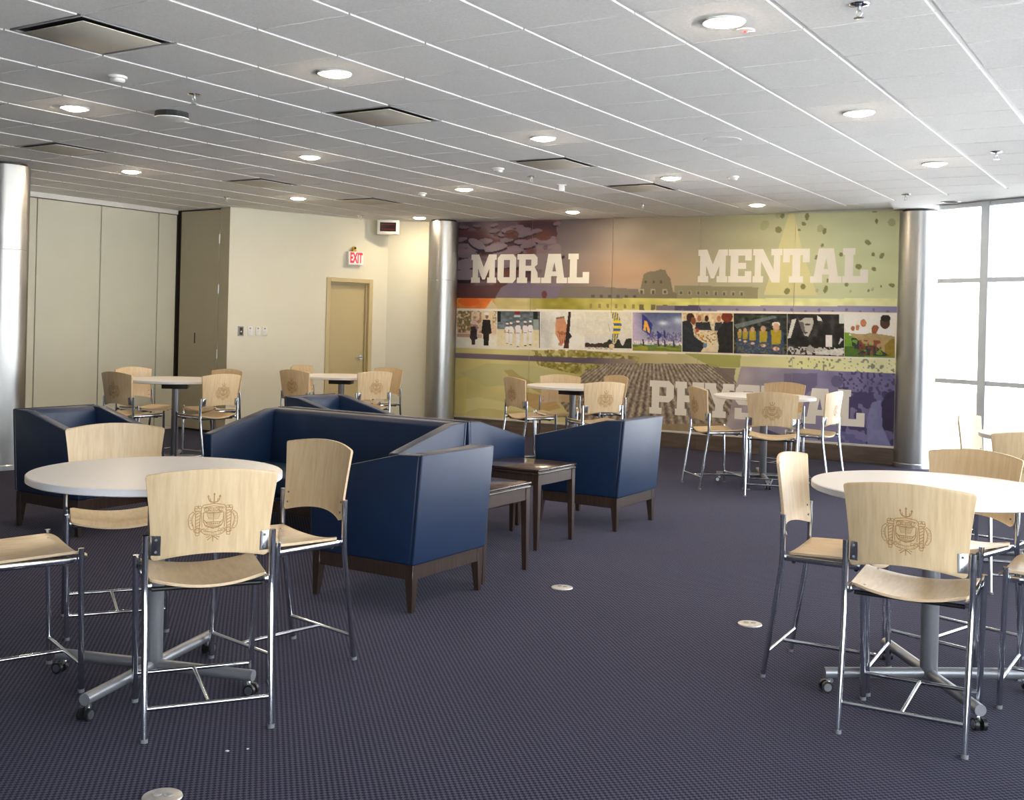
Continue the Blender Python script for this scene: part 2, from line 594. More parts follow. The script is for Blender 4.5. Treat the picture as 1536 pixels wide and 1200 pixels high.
# door 1
d1 = structure('door_1', 'tan hollow metal door with tan frame in the cream wall')
d1.location = (P_S1[0], P_S1[1], 0)
d1.rotation_euler = (0, 0, D_ANG)
DT = 2.155
mb = MB()
mb.box((T0, -0.02, 0), (T0 + 0.06, 0.12, DT))
mb.box((T1 - 0.06, -0.02, 0), (T1, 0.12, DT))
mb.box((T0 + 0.0605, -0.02, DT - 0.06), (T1 - 0.0605, 0.12, DT))
part('frame', mb, M['doorframe'], d1, bevel=0.004, bseg=1)
mb = MB()
mb.box((T1 - 0.085, 0.035, 0), (T1 - 0.061, 0.06, DT - 0.06))
mb.box((T0 + 0.0605, 0.035, DT - 0.085), (T1 - 0.086, 0.06, DT - 0.061))
part('door_stop', mb, M['door'], d1, smooth=False)
mb = MB()
mb.box((T0 + 0.064, 0.07, 0.008), (T1 - 0.064, 0.115, DT - 0.064))
part('leaf', mb, M['door'], d1, bevel=0.002, bseg=1)
hx = T1 - 0.135
hz = 1.03
mb = MB()
mb.tube([(hx, 0.0695, hz), (hx, 0.055, hz)], 0.034, 20)
rose = part('rose', mb, M['steel'], d1, bevel=0)
mb = MB()
mb.tube([(hx, 0.055, hz), (hx, 0.0, hz), (hx - 0.03, -0.01, hz), (hx - 0.12, -0.01, hz - 0.004)], 0.010, 10)
link('lever', mb.mesh('lever', M['steel']), rose)

# polished base under the mural, five panels
Mv = Vector((P_M1[0] - P_M0[0], P_M1[1] - P_M0[1], 0))
M_LEN = Mv.length
M_ANG = math.atan2(Mv.y, Mv.x)
bt = structure('baseboard_back', 'polished brown base under the mural')
bt.location = (P_M0[0], P_M0[1], 0)
bt.rotation_euler = (0, 0, M_ANG)
for k in range(5):
    mb = MB()
    mb.box((M_LEN * k / 5 + 0.002, -0.02, 0.002), (M_LEN * (k + 1) / 5 - 0.002, -0.001, 0.196))
    part('base_panel', mb, M['basewood'], bt, bevel=0.002, bseg=1)

# ------------------------------------------------------------------ glass front
WIN_Z = (0.0, 1.045, 2.165, CEIL)
for i in range(N_BAY):
    a, b_ = Vector((*GLASS[i], 0)), Vector((*GLASS[i + 1], 0))
    d = (b_ - a)
    L = d.length
    wn = structure('window_%d' % (i + 1), 'floor to ceiling glazing bay with blue grey aluminium mullions')
    wn.location = a
    wn.rotation_euler = (0, 0, math.atan2(d.y, d.x))
    xs = [0.045, 0.70, L] if i == 0 else [0.0, L / 2, L]
    for k, x in enumerate(xs[:-1] if i < N_BAY - 1 else xs):
        if i == 0 and k == 0:
            continue
        mb = MB()
        hw = 0.05
        mb.box((x - hw, -0.03, 0.0), (x + hw, 0.14, CEIL - 0.002))
        part('mullion', mb, M['mullion'], wn, bevel=0.004, bseg=1)
    for k in range(len(xs) - 1):
        x0, x1 = xs[k] + 0.051, xs[k + 1] - 0.051
        for z in (0.03, WIN_Z[1], WIN_Z[2], CEIL - 0.03):
            mb = MB()
            mb.box((x0, -0.015, z - 0.025), (x1, 0.10, z + 0.025))
            part('transom', mb, M['mullion'], wn, bevel=0.003, bseg=1)
        for z0, z1 in ((0.056, WIN_Z[1] - 0.026), (WIN_Z[1] + 0.026, WIN_Z[2] - 0.026), (WIN_Z[2] + 0.026, CEIL - 0.056)):
            mb = MB()
            mb.box((x0, 0.05, z0), (x1, 0.058, z1))
            part('pane', mb, M['glass'], wn, smooth=False)

# ------------------------------------------------------------------ outside
gd = MB()
gd.box((-60, -60, -0.4), (90, 90, -0.08))
tag(part('ground_outside', gd, M['concrete'], None, smooth=False), 'pale concrete terrace outside the glass', None, None, 'structure')


# ------------------------------------------------------------------ ceiling
TX0, TY0, TS = -4.7094, 4.6428, 0.61


def inner_line(off):
    """glass polyline shifted into the room by off, as list of (point, inward normal)"""
    out = []
    for i in range(len(GLASS) - 1):
        a, b_ = Vector(GLASS[i]), Vector(GLASS[i + 1])
        d = (b_ - a).normalized()
        n = Vector((d.y, -d.x))
        out.append((a + n * off, n))
    return out


INNER = inner_line(0.72)
OUTER = inner_line(-0.02)


def clip(poly, p, n):
    res = []
    for i in range(len(poly)):
        a, b_ = Vector(poly[i]), Vector(poly[(i + 1) % len(poly)])
        da, db = (a - p).dot(n), (b_ - p).dot(n)
        if da >= 0:
            res.append(tuple(a))
        if (da >= 0) != (db >= 0):
            t = da / (da - db)
            res.append(tuple(a + (b_ - a) * t))
    return res


ceil = structure('ceiling', 'white suspended ceiling of square lay-in tiles')
mb = MB()
mb.prism([(-12.4, -5.1), (-1.15, -5.1)] + [GLASS[i] for i in range(10, -1, -1)] + [(-2.6, 13.75), (-12.4, 13.75)], 'z', CEIL + 0.03, CEIL + 0.16)
part('ceiling_plenum', mb, M['gypsum'], ceil, smooth=False)
# plain gypsum border along the glass
for i in range(len(GLASS) - 1):
    q = [GLASS[i], GLASS[i + 1]]
    d = (Vector(q[1]) - Vector(q[0])).normalized()
    big = [tuple(Vector(q[0]) - d * 0.0), tuple(Vector(q[1]) + d * 0.0)]
    # ring piece between glass and inner line, mitred along the bisectors
    def off_pt(k, off):
        if k == 0:
            dd = (Vector(GLASS[1]) - Vector(GLASS[0])).normalized()
            return Vector(GLASS[0]) + Vector((dd.y, -dd.x)) * off
        if k == len(GLASS) - 1:
            dd = (Vector(GLASS[k]) - Vector(GLASS[k - 1])).normalized()
            return Vector(GLASS[k]) + Vector((dd.y, -dd.x)) * off
        d1_ = (Vector(GLASS[k]) - Vector(GLASS[k - 1])).normalized()
        d2_ = (Vector(GLASS[k + 1]) - Vector(GLASS[k])).normalized()
        n1, n2 = Vector((d1_.y, -d1_.x)), Vector((d2_.y, -d2_.x))
        bis = (n1 + n2).normalized()
        return Vector(GLASS[k]) + bis * (off / bis.dot(n1))
    pa, pb, pc, pd = off_pt(i, -0.15), off_pt(i + 1, -0.15), off_pt(i + 1, 0.72), off_pt(i, 0.72)
    mb = MB()
    mb.prism([tuple(pd), tuple(pc), tuple(pb), tuple(pa)], 'z', CEIL - 0.002, CEIL + 0.03)
    if i == 0:
        mb.prism([tuple(pd), tuple(pa), (-2.9, 13.75), (-3.12, 13.40)], 'z', CEIL - 0.002, CEIL + 0.03)
    part('border_panel', mb, M['gypsum'], ceil, smooth=False)

DIFF = [(-1, -2), (-1, 2), (-7, 2), (-1, 6), (-1, 9), (-7, 6), (-7, 9)]
cells = []
for i in range(-13, 15):
    for j in range(-17, 15):
        if (i, j) in DIFF:
            continue
        x, y = TX0 + i * TS, TY0 + j * TS
        poly = [(x + 0.014, y + 0.005), (x + TS - 0.014, y + 0.005), (x + TS - 0.014, y + TS - 0.005), (x + 0.014, y + TS - 0.005)]
        full = True
        for p, n in INNER:
            q = clip(poly, p, n)
            if len(q) != 4 or any((Vector(a) - Vector(b2)).length > 1e-6 for a, b2 in zip(q, poly)):
                full = False
            poly = q
            if len(poly) < 3:
                break
        if len(poly) < 3 or x + TS < -12.1 or y > 13.45 or y + TS < -5:
            continue
        c = Vector((x + TS / 2, y + TS / 2, CEIL)) - Vector((0, 0, CAM_H))
        dz = c.dot(_f)
        vis = 0.0
        if dz > 0.3:
            u, v = 769.7 + 1645.4 * c.dot(_r) / dz, 493 - 1645.4 * c.dot(_u) / dz
            if -120 < u < 1660 and -120 < v < 400:
                vis = 1.0 / dz
        cells.append((vis, i, j, poly, full))
cells.sort(key=lambda c: -c[0])
tile_me = None
rest = MB()
TZ0, TZ1 = CEIL - 0.004, CEIL + 0.012
n_tile = 0
for vis, i, j, poly, full in cells:
    cx, cy = TX0 + (i + 0.5) * TS, TY0 + (j + 0.5) * TS
    if vis > 0 and n_tile < 300:
        if full:
            if tile_me is None:
                tb = MB()
                hx_, hy_ = TS / 2 - 0.014, TS / 2 - 0.005
                tb.add([(-hx_, -hy_, TZ1 - CEIL), (hx_, -hy_, TZ1 - CEIL), (hx_, hy_, TZ1 - CEIL), (-hx_, hy_, TZ1 - CEIL),
                        (-hx_ + 0.002, -hy_ + 0.002, TZ0 - CEIL), (hx_ - 0.002, -hy_ + 0.002, TZ0 - CEIL), (hx_ - 0.002, hy_ - 0.002, TZ0 - CEIL), (-hx_ + 0.002, hy_ - 0.002, TZ0 - CEIL)],
                       [(4, 7, 6, 5), (0, 1, 2, 3), (0, 4, 5, 1), (1, 5, 6, 2), (2, 6, 7, 3), (3, 7, 4, 0)])
                tile_me = tb.mesh('ceiling_tile', M['tile'], smooth=False)
            link('ceiling_tile', tile_me, ceil, (cx, cy, CEIL))
        else:
            tb = MB()
            tb.prism(poly, 'z', TZ0, TZ1)
            part('ceiling_tile', tb, M['tile'], ceil, smooth=False)
        n_tile += 1
    else:
        rest.prism(poly, 'z', TZ0, TZ1)
tag(part('distant_tiles', rest, M['tile'], ceil, smooth=False), None, None, None, 'stuff')
# runners of the grid: long ones along y between the tile columns, cross tees along x
for i in range(-12, 14):
    x = TX0 + i * TS
    lo_, hi_ = -4.9, 13.4
    for p, n in INNER:
        # keep the part of the line x=const inside the inner line
        if abs(n.y) > 1e-6:
            yb = p.y - (x - p.x) * n.x / n.y
            if n.y < 0:
                hi_ = min(hi_, yb)
            else:
                lo_ = max(lo_, yb)
        elif (x - p.x) * n.x < 0:
            hi_ = lo_
    if hi_ - lo_ < 0.2:
        continue
    mb = MB()
    mb.box((x - 0.0125, lo_, CEIL + 0.0035), (x + 0.0125, hi_, CEIL + 0.02))
    part('grid_runner', mb, M['runner'], ceil, smooth=False)
for j in range(-15, 15):
    y = TY0 + j * TS
    lo_, hi_ = -12.1, 4.0
    for p, n in INNER:
        if abs(n.x) > 1e-6:
            xb = p.x - (y - p.y) * n.y / n.x
            if n.x < 0:
                hi_ = min(hi_, xb)
            else:
                lo_ = max(lo_, xb)
    if hi_ - lo_ < 0.2:
        continue
    mb = MB()
    mb.box((lo_, y - 0.011, CEIL + 0.005), (hi_, y + 0.011, CEIL + 0.019))
    part('cross_tee', mb, M['greyplastic'], ceil, smooth=False)


def cell(i, j):
    return (TX0 + (i + 0.5) * TS, TY0 + (j + 0.5) * TS)


# ------------------------------------------------------------------ ceiling fittings
vt = thing('ceiling_diffuser', '', 'air vent', (0, 0, 0), 0, 'square ceiling air diffusers')
hh = TS / 2 - 0.013
mb = MB()
for (a, b_) in (((-hh, -hh), (hh, -hh + 0.012)), ((-hh, hh - 0.012), (hh, hh)), ((-hh, -hh + 0.0125), (-hh + 0.012, hh - 0.0125)), ((hh - 0.012, -hh + 0.0125), (hh, hh - 0.0125))):
    mb.box((a[0], a[1], -0.005), (b_[0], b_[1], 0.010))
part('frame', mb, M['greyplastic'], vt, bevel=0.002, bseg=1)
mb = MB()
q0 = hh - 0.0125
mb.add([(-q0, -q0, 0.006), (q0, -q0, 0.006), (q0, q0, 0.006), (-q0, q0, 0.006), (-q0 + 0.004, -q0 + 0.004, 0.027), (q0 - 0.004, -q0 + 0.004, 0.027), (q0 - 0.004, q0 - 0.004, 0.027), (-q0 + 0.004, q0 - 0.004, 0.027)],
       [(4, 7, 6, 5), (0, 4, 5, 1), (1, 5, 6, 2), (2, 6, 7, 3), (3, 7, 4, 0)])
part('duct_opening', mb, M['duct'], vt, smooth=False)
mb = MB()
mb.box((-0.245, -0.245, -0.014), (0.245, 0.245, -0.009))
part('plaque', mb, M['diffuser'], vt, bevel=0.004)
mb = MB()
mb.tube([(0, 0, -0.0088), (0, 0, 0.026)], 0.03, 12)
part('stem', mb, M['duct'], vt)
vl = ['largest square air diffuser, nearest the left front of the ceiling', 'square air diffuser in the middle of the ceiling, to the right of the black-topped disc',
      'square air diffuser above the left steel column', 'square air diffuser between two downlights in front of the mural',
      'square air diffuser closest to the mural wall', 'square air diffuser over the folding partition corner', 'small far square air diffuser above the exit door']
vtt = tree_of(vt)
for k, (i, j) in enumerate(DIFF):
    c = (*cell(i, j), CEIL)
    if k == 0:
        vt.location = c
        vt['label'] = vl[0]
    else:
        dup(vt, c, 0, vl[k], None, vtt)

dl = thing('downlight', '', 'ceiling light', (0, 0, 0), 0, 'round recessed downlights')
mb = MB()
mb.lathe([(0.080, -0.008), (0.098, -0.010), (0.104, -0.0042), (0.104, 0.004), (0.080, 0.004)], 28, cap=False)
part('trim_ring', mb, M['whiteplastic'], dl)
mb = MB()
mb.lathe([(0.015, -0.024), (0.045, -0.0215), (0.065, -0.016), (0.076, -0.0105), (0.0795, -0.006), (0.0795, 0.0)], 28)
part('lens', mb, M['lamp'], dl)
DOWN = [((4, 0), 'lit round downlight nearest the viewer, beside a small red-lit sensor'), ((4, 4), 'lit round downlight on the right part of the ceiling, second from the front'),
        ((4, 8), 'lit round downlight above the right steel column'), ((0, 0), 'large lit round downlight left of the middle, in front of the second diffuser'),
        ((0, 4), 'lit round downlight in front of the mural side diffuser'), ((-4, 0), 'lit round downlight left of the black-topped disc'),
        ((-8, 4), 'lit round downlight above the folding partition'), ((-4, 4), 'lit round downlight in the middle of the left ceiling half'),
        ((-8, 8), 'lit round downlight above the wall switches'), ((-4, 8), 'lit round downlight between two smoke detectors'),
        ((0, 8), 'lit round downlight just behind the diffuser near the mural'), ((0, 12), 'lit round downlight above the word MENTAL on the mural'),
        ((-4, 12), 'lit round downlight above the word MORAL on the mural'), ((-8, 12), 'lit round downlight next to the middle steel column')]
dlt = tree_of(dl)
for k, ((i, j), lab) in enumerate(DOWN):
    c = (*cell(i, j), CEIL - 0.004)
    if k == 0:
        dl.location = c
        dl['label'] = lab
    else:
        dup(dl, c, 0, lab, None, dlt)

sp = thing('sprinkler', '', 'sprinkler', (0, 0, 0), 0, 'pendent sprinkler heads')
mb = MB()
mb.lathe([(0.045, 0.0), (0.042, -0.006), (0.014, -0.012), (0.012, -0.001)][::-1], 20)
part('escutcheon', mb, M['chrome'], sp)
mb = MB()
mb.tube([(0, 0, -0.010), (0, 0, -0.03)], 0.011, 10)
mb.tube([(0.009, 0, -0.028), (0.014, 0, -0.042), (0.004, 0, -0.058)], 0.003, 6)
mb.tube([(-0.009, 0, -0.028), (-0.014, 0, -0.042), (-0.004, 0, -0.058)], 0.003, 6)
part('frame_arms', mb, M['steel'], sp)
mb = MB()
mb.lathe([(0.002, -0.064), (0.022, -0.062), (0.022, -0.059), (0.002, -0.057)], 16)
part('deflector', mb, M['steel'], sp)
SPR = [((-5.68, 5.01), 'sprinkler head hanging beside the black-topped ceiling disc'), ((-1.33, 4.96), 'large dark sprinkler head at the top edge, nearest the viewer'),
       ((-1.41, 9.39), 'sprinkler head on the right ceiling near the glass front'), ((-10.08, 9.43), 'sprinkler head above the pocket door post'),
       ((-9.94, 11.78), 'sprinkler head above the exit sign'), ((-5.63, 9.24), 'sprinkler head beside the small white motion sensor'),
       ((-5.61, 11.75), 'sprinkler head in front of the mural top'), ((-2.65, 11.88), 'sprinkler head in front of the right steel column')]
spt = tree_of(sp)
for k, ((x, y), lab) in enumerate(SPR):
    if k == 0:
        sp.location = (x, y, CEIL - 0.004)
        sp['label'] = lab
    else:
        dup(sp, (x, y, CEIL - 0.004), 0, lab, None, spt)

sd = thing('smoke_detector', '', 'smoke detector', (0, 0, 0), 0, 'white smoke detectors')
mb = MB()
mb.lathe([(0.050, -0.016), (0.056, -0.013), (0.058, 0.0)], 24)
part('base', mb, M['whiteplastic'], sd)
mb = MB()
mb.lathe([(0.02, -0.042), (0.036, -0.039), (0.044, -0.029), (0.044, -0.0162)], 24)
part('sensing_head', mb, M['whiteplastic'], sd)
SMK = [((-5.70, 4.42), 'white smoke detector nearest the viewer, behind the largest diffuser'), ((-5.64, 8.65), 'white smoke detector left of the mural side diffuser'),
       ((-7.52, 9.96), 'white smoke detector left of a downlight over the far table'), ((-3.82, 9.96), 'white smoke detector over the mural, right of a downlight')]
sdt = tree_of(sd)
for k, ((x, y), lab) in enumerate(SMK):
    if k == 0:
        sd.location = (x, y, CEIL - 0.004)
        sd['label'] = lab
    else:
        dup(sd, (x, y, CEIL - 0.004), 0, lab, None, sdt)

ap = thing('wireless_access_disc', 'round white ceiling disc with black mounting top', 'ceiling device', (-6.33, 5.38, CEIL - 0.004))
mb = MB()
mb.lathe([(0.10, -0.040), (0.120, -0.036), (0.118, 0.0)], 32)
part('mounting_ring', mb, M['duct'], ap)
mb = MB()
mb.lathe([(0.03, -0.064), (0.085, -0.059), (0.120, -0.046), (0.121, -0.0405)], 32)
part('cover', mb, M['whiteplastic'], ap)

spk = thing('ceiling_speaker', 'round flush white ceiling speaker on the right ceiling half', 'speaker', (-3.17, 8.02, CEIL - 0.004), 0, 'flush ceiling speakers')
mb = MB()
mb.lathe([(0.125, -0.003), (0.140, -0.005), (0.148, 0.0), (0.125, 0.003)], 32, cap=False)
part('rim', mb, M['tile'], spk)
mb = MB()
mb.lathe([(0.01, -0.003), (0.1245, -0.0022), (0.1245, 0.002)], 32)
part('grille', mb, M['gypsum'], spk)
spkt = tree_of(spk)
dup(spk, (-8.20, 8.12, CEIL - 0.004), 0, 'round flush ceiling speaker next to the diffuser over the partition corner', None, spkt)

oc = thing('dark_recessed_can', 'unlit dark round recessed light in the plain border by the right column', 'ceiling light', (-2.36, 12.72, CEIL - 0.002))
mb = MB()
mb.lathe([(0.078, -0.006), (0.095, -0.008), (0.105, 0.0), (0.078, 0.001)], 28, cap=False)
part('trim_ring', mb, M['whiteplastic'], oc)
mb = MB()
mb.lathe([(0.01, -0.003), (0.0745, -0.003), (0.0745, 0.001)], 28)
part('dark_baffle', mb, M['duct'], oc)

ms = thing('motion_sensor', 'small white box shaped motion sensor on the ceiling before the mural', 'sensor', (-5.65, 9.88, CEIL - 0.004), 0.6)
mb = MB()
mb.box((-0.05, -0.012, -0.012), (0.05, 0.012, 0.0))
part('bracket', mb, M['whiteplastic'], ms, bevel=0.003)
mb = MB()
mb.box((-0.035, -0.03, -0.075), (0.03, 0.03, -0.0125))
part('sensor_body', mb, M['whiteplastic'], ms, bevel=0.008)

for k, (x, y, lab) in enumerate([(-1.93, 5.14, 'small flat ceiling sensor with red light beside the nearest downlight'), (-2.0, 10.0, 'small flat ceiling sensor beside the downlight above the right column')]):
    s_ = thing('emergency_sensor', lab, 'sensor', (x, y, CEIL - 0.004), 0.5, 'flat ceiling sensors')
    mb = MB()
    mb.lathe([(0.01, -0.006), (0.045, -0.005), (0.05, 0.0)], 20)
    part('plate', mb, M['tile'], s_)
    mb = MB()
    mb.box((0.015, -0.012, -0.010), (0.05, 0.012, -0.0062))
    part('lens_tab', mb, M['whiteplastic'], s_, bevel=0.002)
    if k == 0:
        mb = MB()
        mb.lathe([(0.002, -0.012), (0.006, -0.010), (0.006, -0.0062)], 10)
        part('indicator', mb, M['redled'], s_)

# LED clock box hung at the corner
ck_ = thing('led_clock', 'white box with dark red digital display hung at the ceiling corner', 'clock', (-9.90, 12.35, CEIL - 0.006), math.radians(30))
mb = MB()
mb.box((-0.155, -0.05, -0.215), (0.155, 0.05, -0.012))
part('case', mb, M['whiteplastic'], ck_, bevel=0.006)
mb = MB()
mb.box((-0.115, -0.0545, -0.175), (0.115, -0.0505, -0.045))
part('display', mb, M['ledface'], ck_, bevel=0.002, bseg=1)
mb = MB()
for z in (-0.075, -0.145):
    for x in (-0.08, -0.04, 0.0, 0.04, 0.08):
        mb.box((x - 0.017, -0.0562, z - 0.008), (x + 0.017, -0.0546, z + 0.008))
part('segments', mb, M['ledred'], ck_, smooth=False)['kind'] = 'stuff'
mb = MB()
mb.box((-0.06, -0.02, -0.0115), (0.06, 0.02, 0.002))
part('mount_plate', mb, M['steel'], ck_, bevel=0.002, bseg=1)


def text_mesh(s, size, align='CENTER', bold=0.0):
    cu = bpy.data.curves.new('txt', 'FONT')
    cu.body = s
    cu.size = size
    cu.align_x = align
    cu.align_y = 'CENTER'
    cu.resolution_u = 2
    cu.offset = bold
    to = bpy.data.objects.new('txt', cu)
    COL.objects.link(to)
    dg = bpy.context.evaluated_depsgraph_get()
    me = to.evaluated_get(dg).to_mesh()
    vs = [tuple(v.co) for v in me.vertices]
    fs = [tuple(p.vertices) for p in me.polygons]
    to.evaluated_get(dg).to_mesh_clear()
    bpy.data.objects.remove(to)
    bpy.data.curves.remove(cu)
    return vs, fs


# EXIT sign on the door wall
ex = thing('exit_sign', 'white box sign with red EXIT letters above the tan door', 'sign', (P_S1[0], P_S1[1], 0), D_ANG)
e0 = Vector((-10.335 - P_S1[0], 11.95 - P_S1[1], 0)).length
ez = 2.44
mb = MB()
mb.box((e0, -0.075, ez - 0.095), (e0 + 0.24, -0.001, ez + 0.095))
part('housing', mb, M['whiteplastic'], ex, bevel=0.006)
mb = MB()
mb.box((e0 + 0.008, -0.079, ez - 0.087), (e0 + 0.232, -0.0755, ez + 0.087))
part('face', mb, M['exitface'], ex, bevel=0.001, bseg=1)
mb = MB()
vs, fs = text_mesh('EXIT', 0.155, bold=0.006)
xs_ = [v[0] for v in vs]
sc_ = 0.20 / (max(xs_) - min(xs_))
mb.add([(e0 + 0.12 + v[0] * sc_, -0.0796, ez + v[1] * 1.28) for v in vs], fs)
part('lettering', mb, M['exitred'], ex, smooth=False)
yl = thing('emergency_beacon', 'small yellow and black emergency lamp on top of the exit sign', 'lamp', (P_S1[0], P_S1[1], 0), D_ANG)
mb = MB()
mb.box((e0 + 0.075, -0.06, ez + 0.097), (e0 + 0.135, -0.02, ez + 0.125))
part('base', mb, M['yellow'], yl, bevel=0.004)
mb = MB()
mb.lathe([(0.022, 0), (0.032, 0.012), (0.03, 0.034), (0.012, 0.046)], 14, (e0 + 0.105, -0.04, ez + 0.126))
part('head', mb, M['yellow'], yl)
mb = MB()
mb.tube([(e0 + 0.105, -0.066, ez + 0.148), (e0 + 0.105, -0.074, ez + 0.146)], 0.016, 12)
part('dark_lens', mb, M['black'], yl)

# wall plates
sx = [0.185, 0.318, 0.432, 0.530]
for k in range(4):
    if k == 0:
        t_ = thing('steel_switch_plate', 'brushed steel switch plate with dark buttons, beside the white switches', 'switch', (P_S1[0], P_S1[1], 0), D_ANG)
        mb = MB()
        mb.box((sx[k] - 0.04, -0.014, 1.31), (sx[k] + 0.04, -0.001, 1.44))
        part('plate', mb, M['greyplastic'], t_, bevel=0.002, bseg=1)
        mb = MB()
        mb.box((sx[k] - 0.022, -0.018, 1.325), (sx[k] + 0.026, -0.0145, 1.425))
        part('insert', mb, M['seam'], t_, bevel=0.002, bseg=1)
        mb = MB()
        mb.box((sx[k] - 0.008, -0.021, 1.36), (sx[k] + 0.008, -0.0185, 1.378))
        part('button', mb, M['whiteplastic'], t_, bevel=0.001, bseg=1)
    else:
        t_ = thing('light_switch', ['', 'white light switch plate closest to the steel plate', 'middle one of three white light switch plates', 'white light switch plate closest to the tan door'][k],
                   'switch', (P_S1[0], P_S1[1], 0), D_ANG, 'white wall switches')
        mb = MB()
        mb.box((sx[k] - 0.036, -0.009, 1.32), (sx[k] + 0.036, -0.001, 1.44))
        part('plate', mb, M['whiteplastic'], t_, bevel=0.003)
        mb = MB()
        mb.box((sx[k] - 0.012, -0.012, 1.405), (sx[k] + 0.012, -0.0095, 1.425))
        part('indicator', mb, M['greyplastic'], t_, bevel=0.001, bseg=1)
        mb = MB()
        mb.tube([(sx[k] + 0.005, -0.0095, 1.375), (sx[k] + 0.005, -0.02, 1.375)], 0.011, 12)
        part('knob', mb, M['whiteplastic'], t_)

# ------------------------------------------------------------------ steel columns
for (x, y, lab) in ((-10.07, 6.52, 'brushed steel column at the far left before the partition'), (-9.19, 12.72, 'brushed steel column at the left end of the mural'),
                    (-2.836, 13.46, 'brushed steel column between the mural and the glass front')):
    c = thing('steel_column', lab, 'column', (x, y, 0), 0, 'brushed steel columns')
    r = 0.21 if x < -9 and y > 12 else 0.225
    mb = MB()
    prof = [(r, 0.055), (r, 2.155), (r - 0.002, 2.158), (r - 0.002, 2.162), (r, 2.165), (r, CEIL - 0.03)]
    mb.lathe(prof, 64)
    part('cladding', mb, M['column'], c, angle=15)
    mb = MB()
    mb.lathe([(r + 0.012, 0.001), (r + 0.012, 0.045), (r + 0.001, 0.054)], 64)
    part('base_ring', mb, M['steel'], c)
    mb = MB()
    mb.lathe([(r - 0.03, CEIL - 0.0295), (r - 0.03, CEIL - 0.005)], 48)
    part('top_reveal', mb, M['black'], c)


# ------------------------------------------------------------------ printed mural
HM = (68.1828609336159, 2.483009115884136, 679.0485235214611, -12.22827613135621, -103.52815763620885, 645.6021090449142, -0.029777896169974394, -0.0001828390355873566)
HMi = np.linalg.inv(np.array([[HM[0], HM[1], HM[2]], [HM[3], HM[4], HM[5]], [HM[6], HM[7], 1.0]]))


def draw_coords(s, z):
    """drawing coordinates of the artwork: X to the right, Y down, in the units the artwork was measured in"""
    w_ = HM[6] * s + HM[7] * z + 1
    return (HM[0] * s + HM[1] * z + HM[2]) / w_, (HM[3] * s + HM[4] * z + HM[5]) / w_


def wall_coords(X, Y):
    v = HMi @ np.array([X, Y, 1.0])
    return v[0] / v[2], v[1] / v[2]


def inpoly(X, Y, pts):
    r = np.zeros(X.shape, bool)
    n = len(pts)
    for i in range(n):
        x1, y1 = pts[i]
        x2, y2 = pts[(i + 1) % n]
        if y1 == y2:
            continue
        c = ((y1 > Y) != (y2 > Y)) & (X < (x2 - x1) * (Y - y1) / (y2 - y1) + x1)
        r ^= c
    return r


def vnoise(X, Y, sx, sy, seed=0):
    rs = np.random.RandomState(seed)
    tab = rs.rand(97, 97)
    x, y = X / sx, Y / sy
    xi, yi = np.floor(x).astype(int), np.floor(y).astype(int)
    fx, fy = x - xi, y - yi
    fx, fy = fx * fx * (3 - 2 * fx), fy * fy * (3 - 2 * fy)
    t = lambda a, b2: tab[a % 97, b2 % 97]
    return (t(xi, yi) * (1 - fx) + t(xi + 1, yi) * fx) * (1 - fy) + (t(xi, yi + 1) * (1 - fx) + t(xi + 1, yi + 1) * fx) * fy


def mixc(C, mask, col, a=1.0):
    col = np.array(col, float)
    mm_ = (mask * a)[..., None] if not isinstance(mask, bool) else a
    C[:] = C * (1 - mm_) + col * mm_


def ramp(X, xs, cols):
    cols = np.array(cols, float)
    return np.stack([np.interp(X, xs, cols[:, k]) for k in range(3)], -1)


def ell(X, Y, cx, cy, rx, ry, rot=0.0):
    c, s_ = math.cos(rot), math.sin(rot)
    dx, dy = X - cx, Y - cy
    return ((dx * c + dy * s_) / rx) ** 2 + ((-dx * s_ + dy * c) / ry) ** 2 < 1


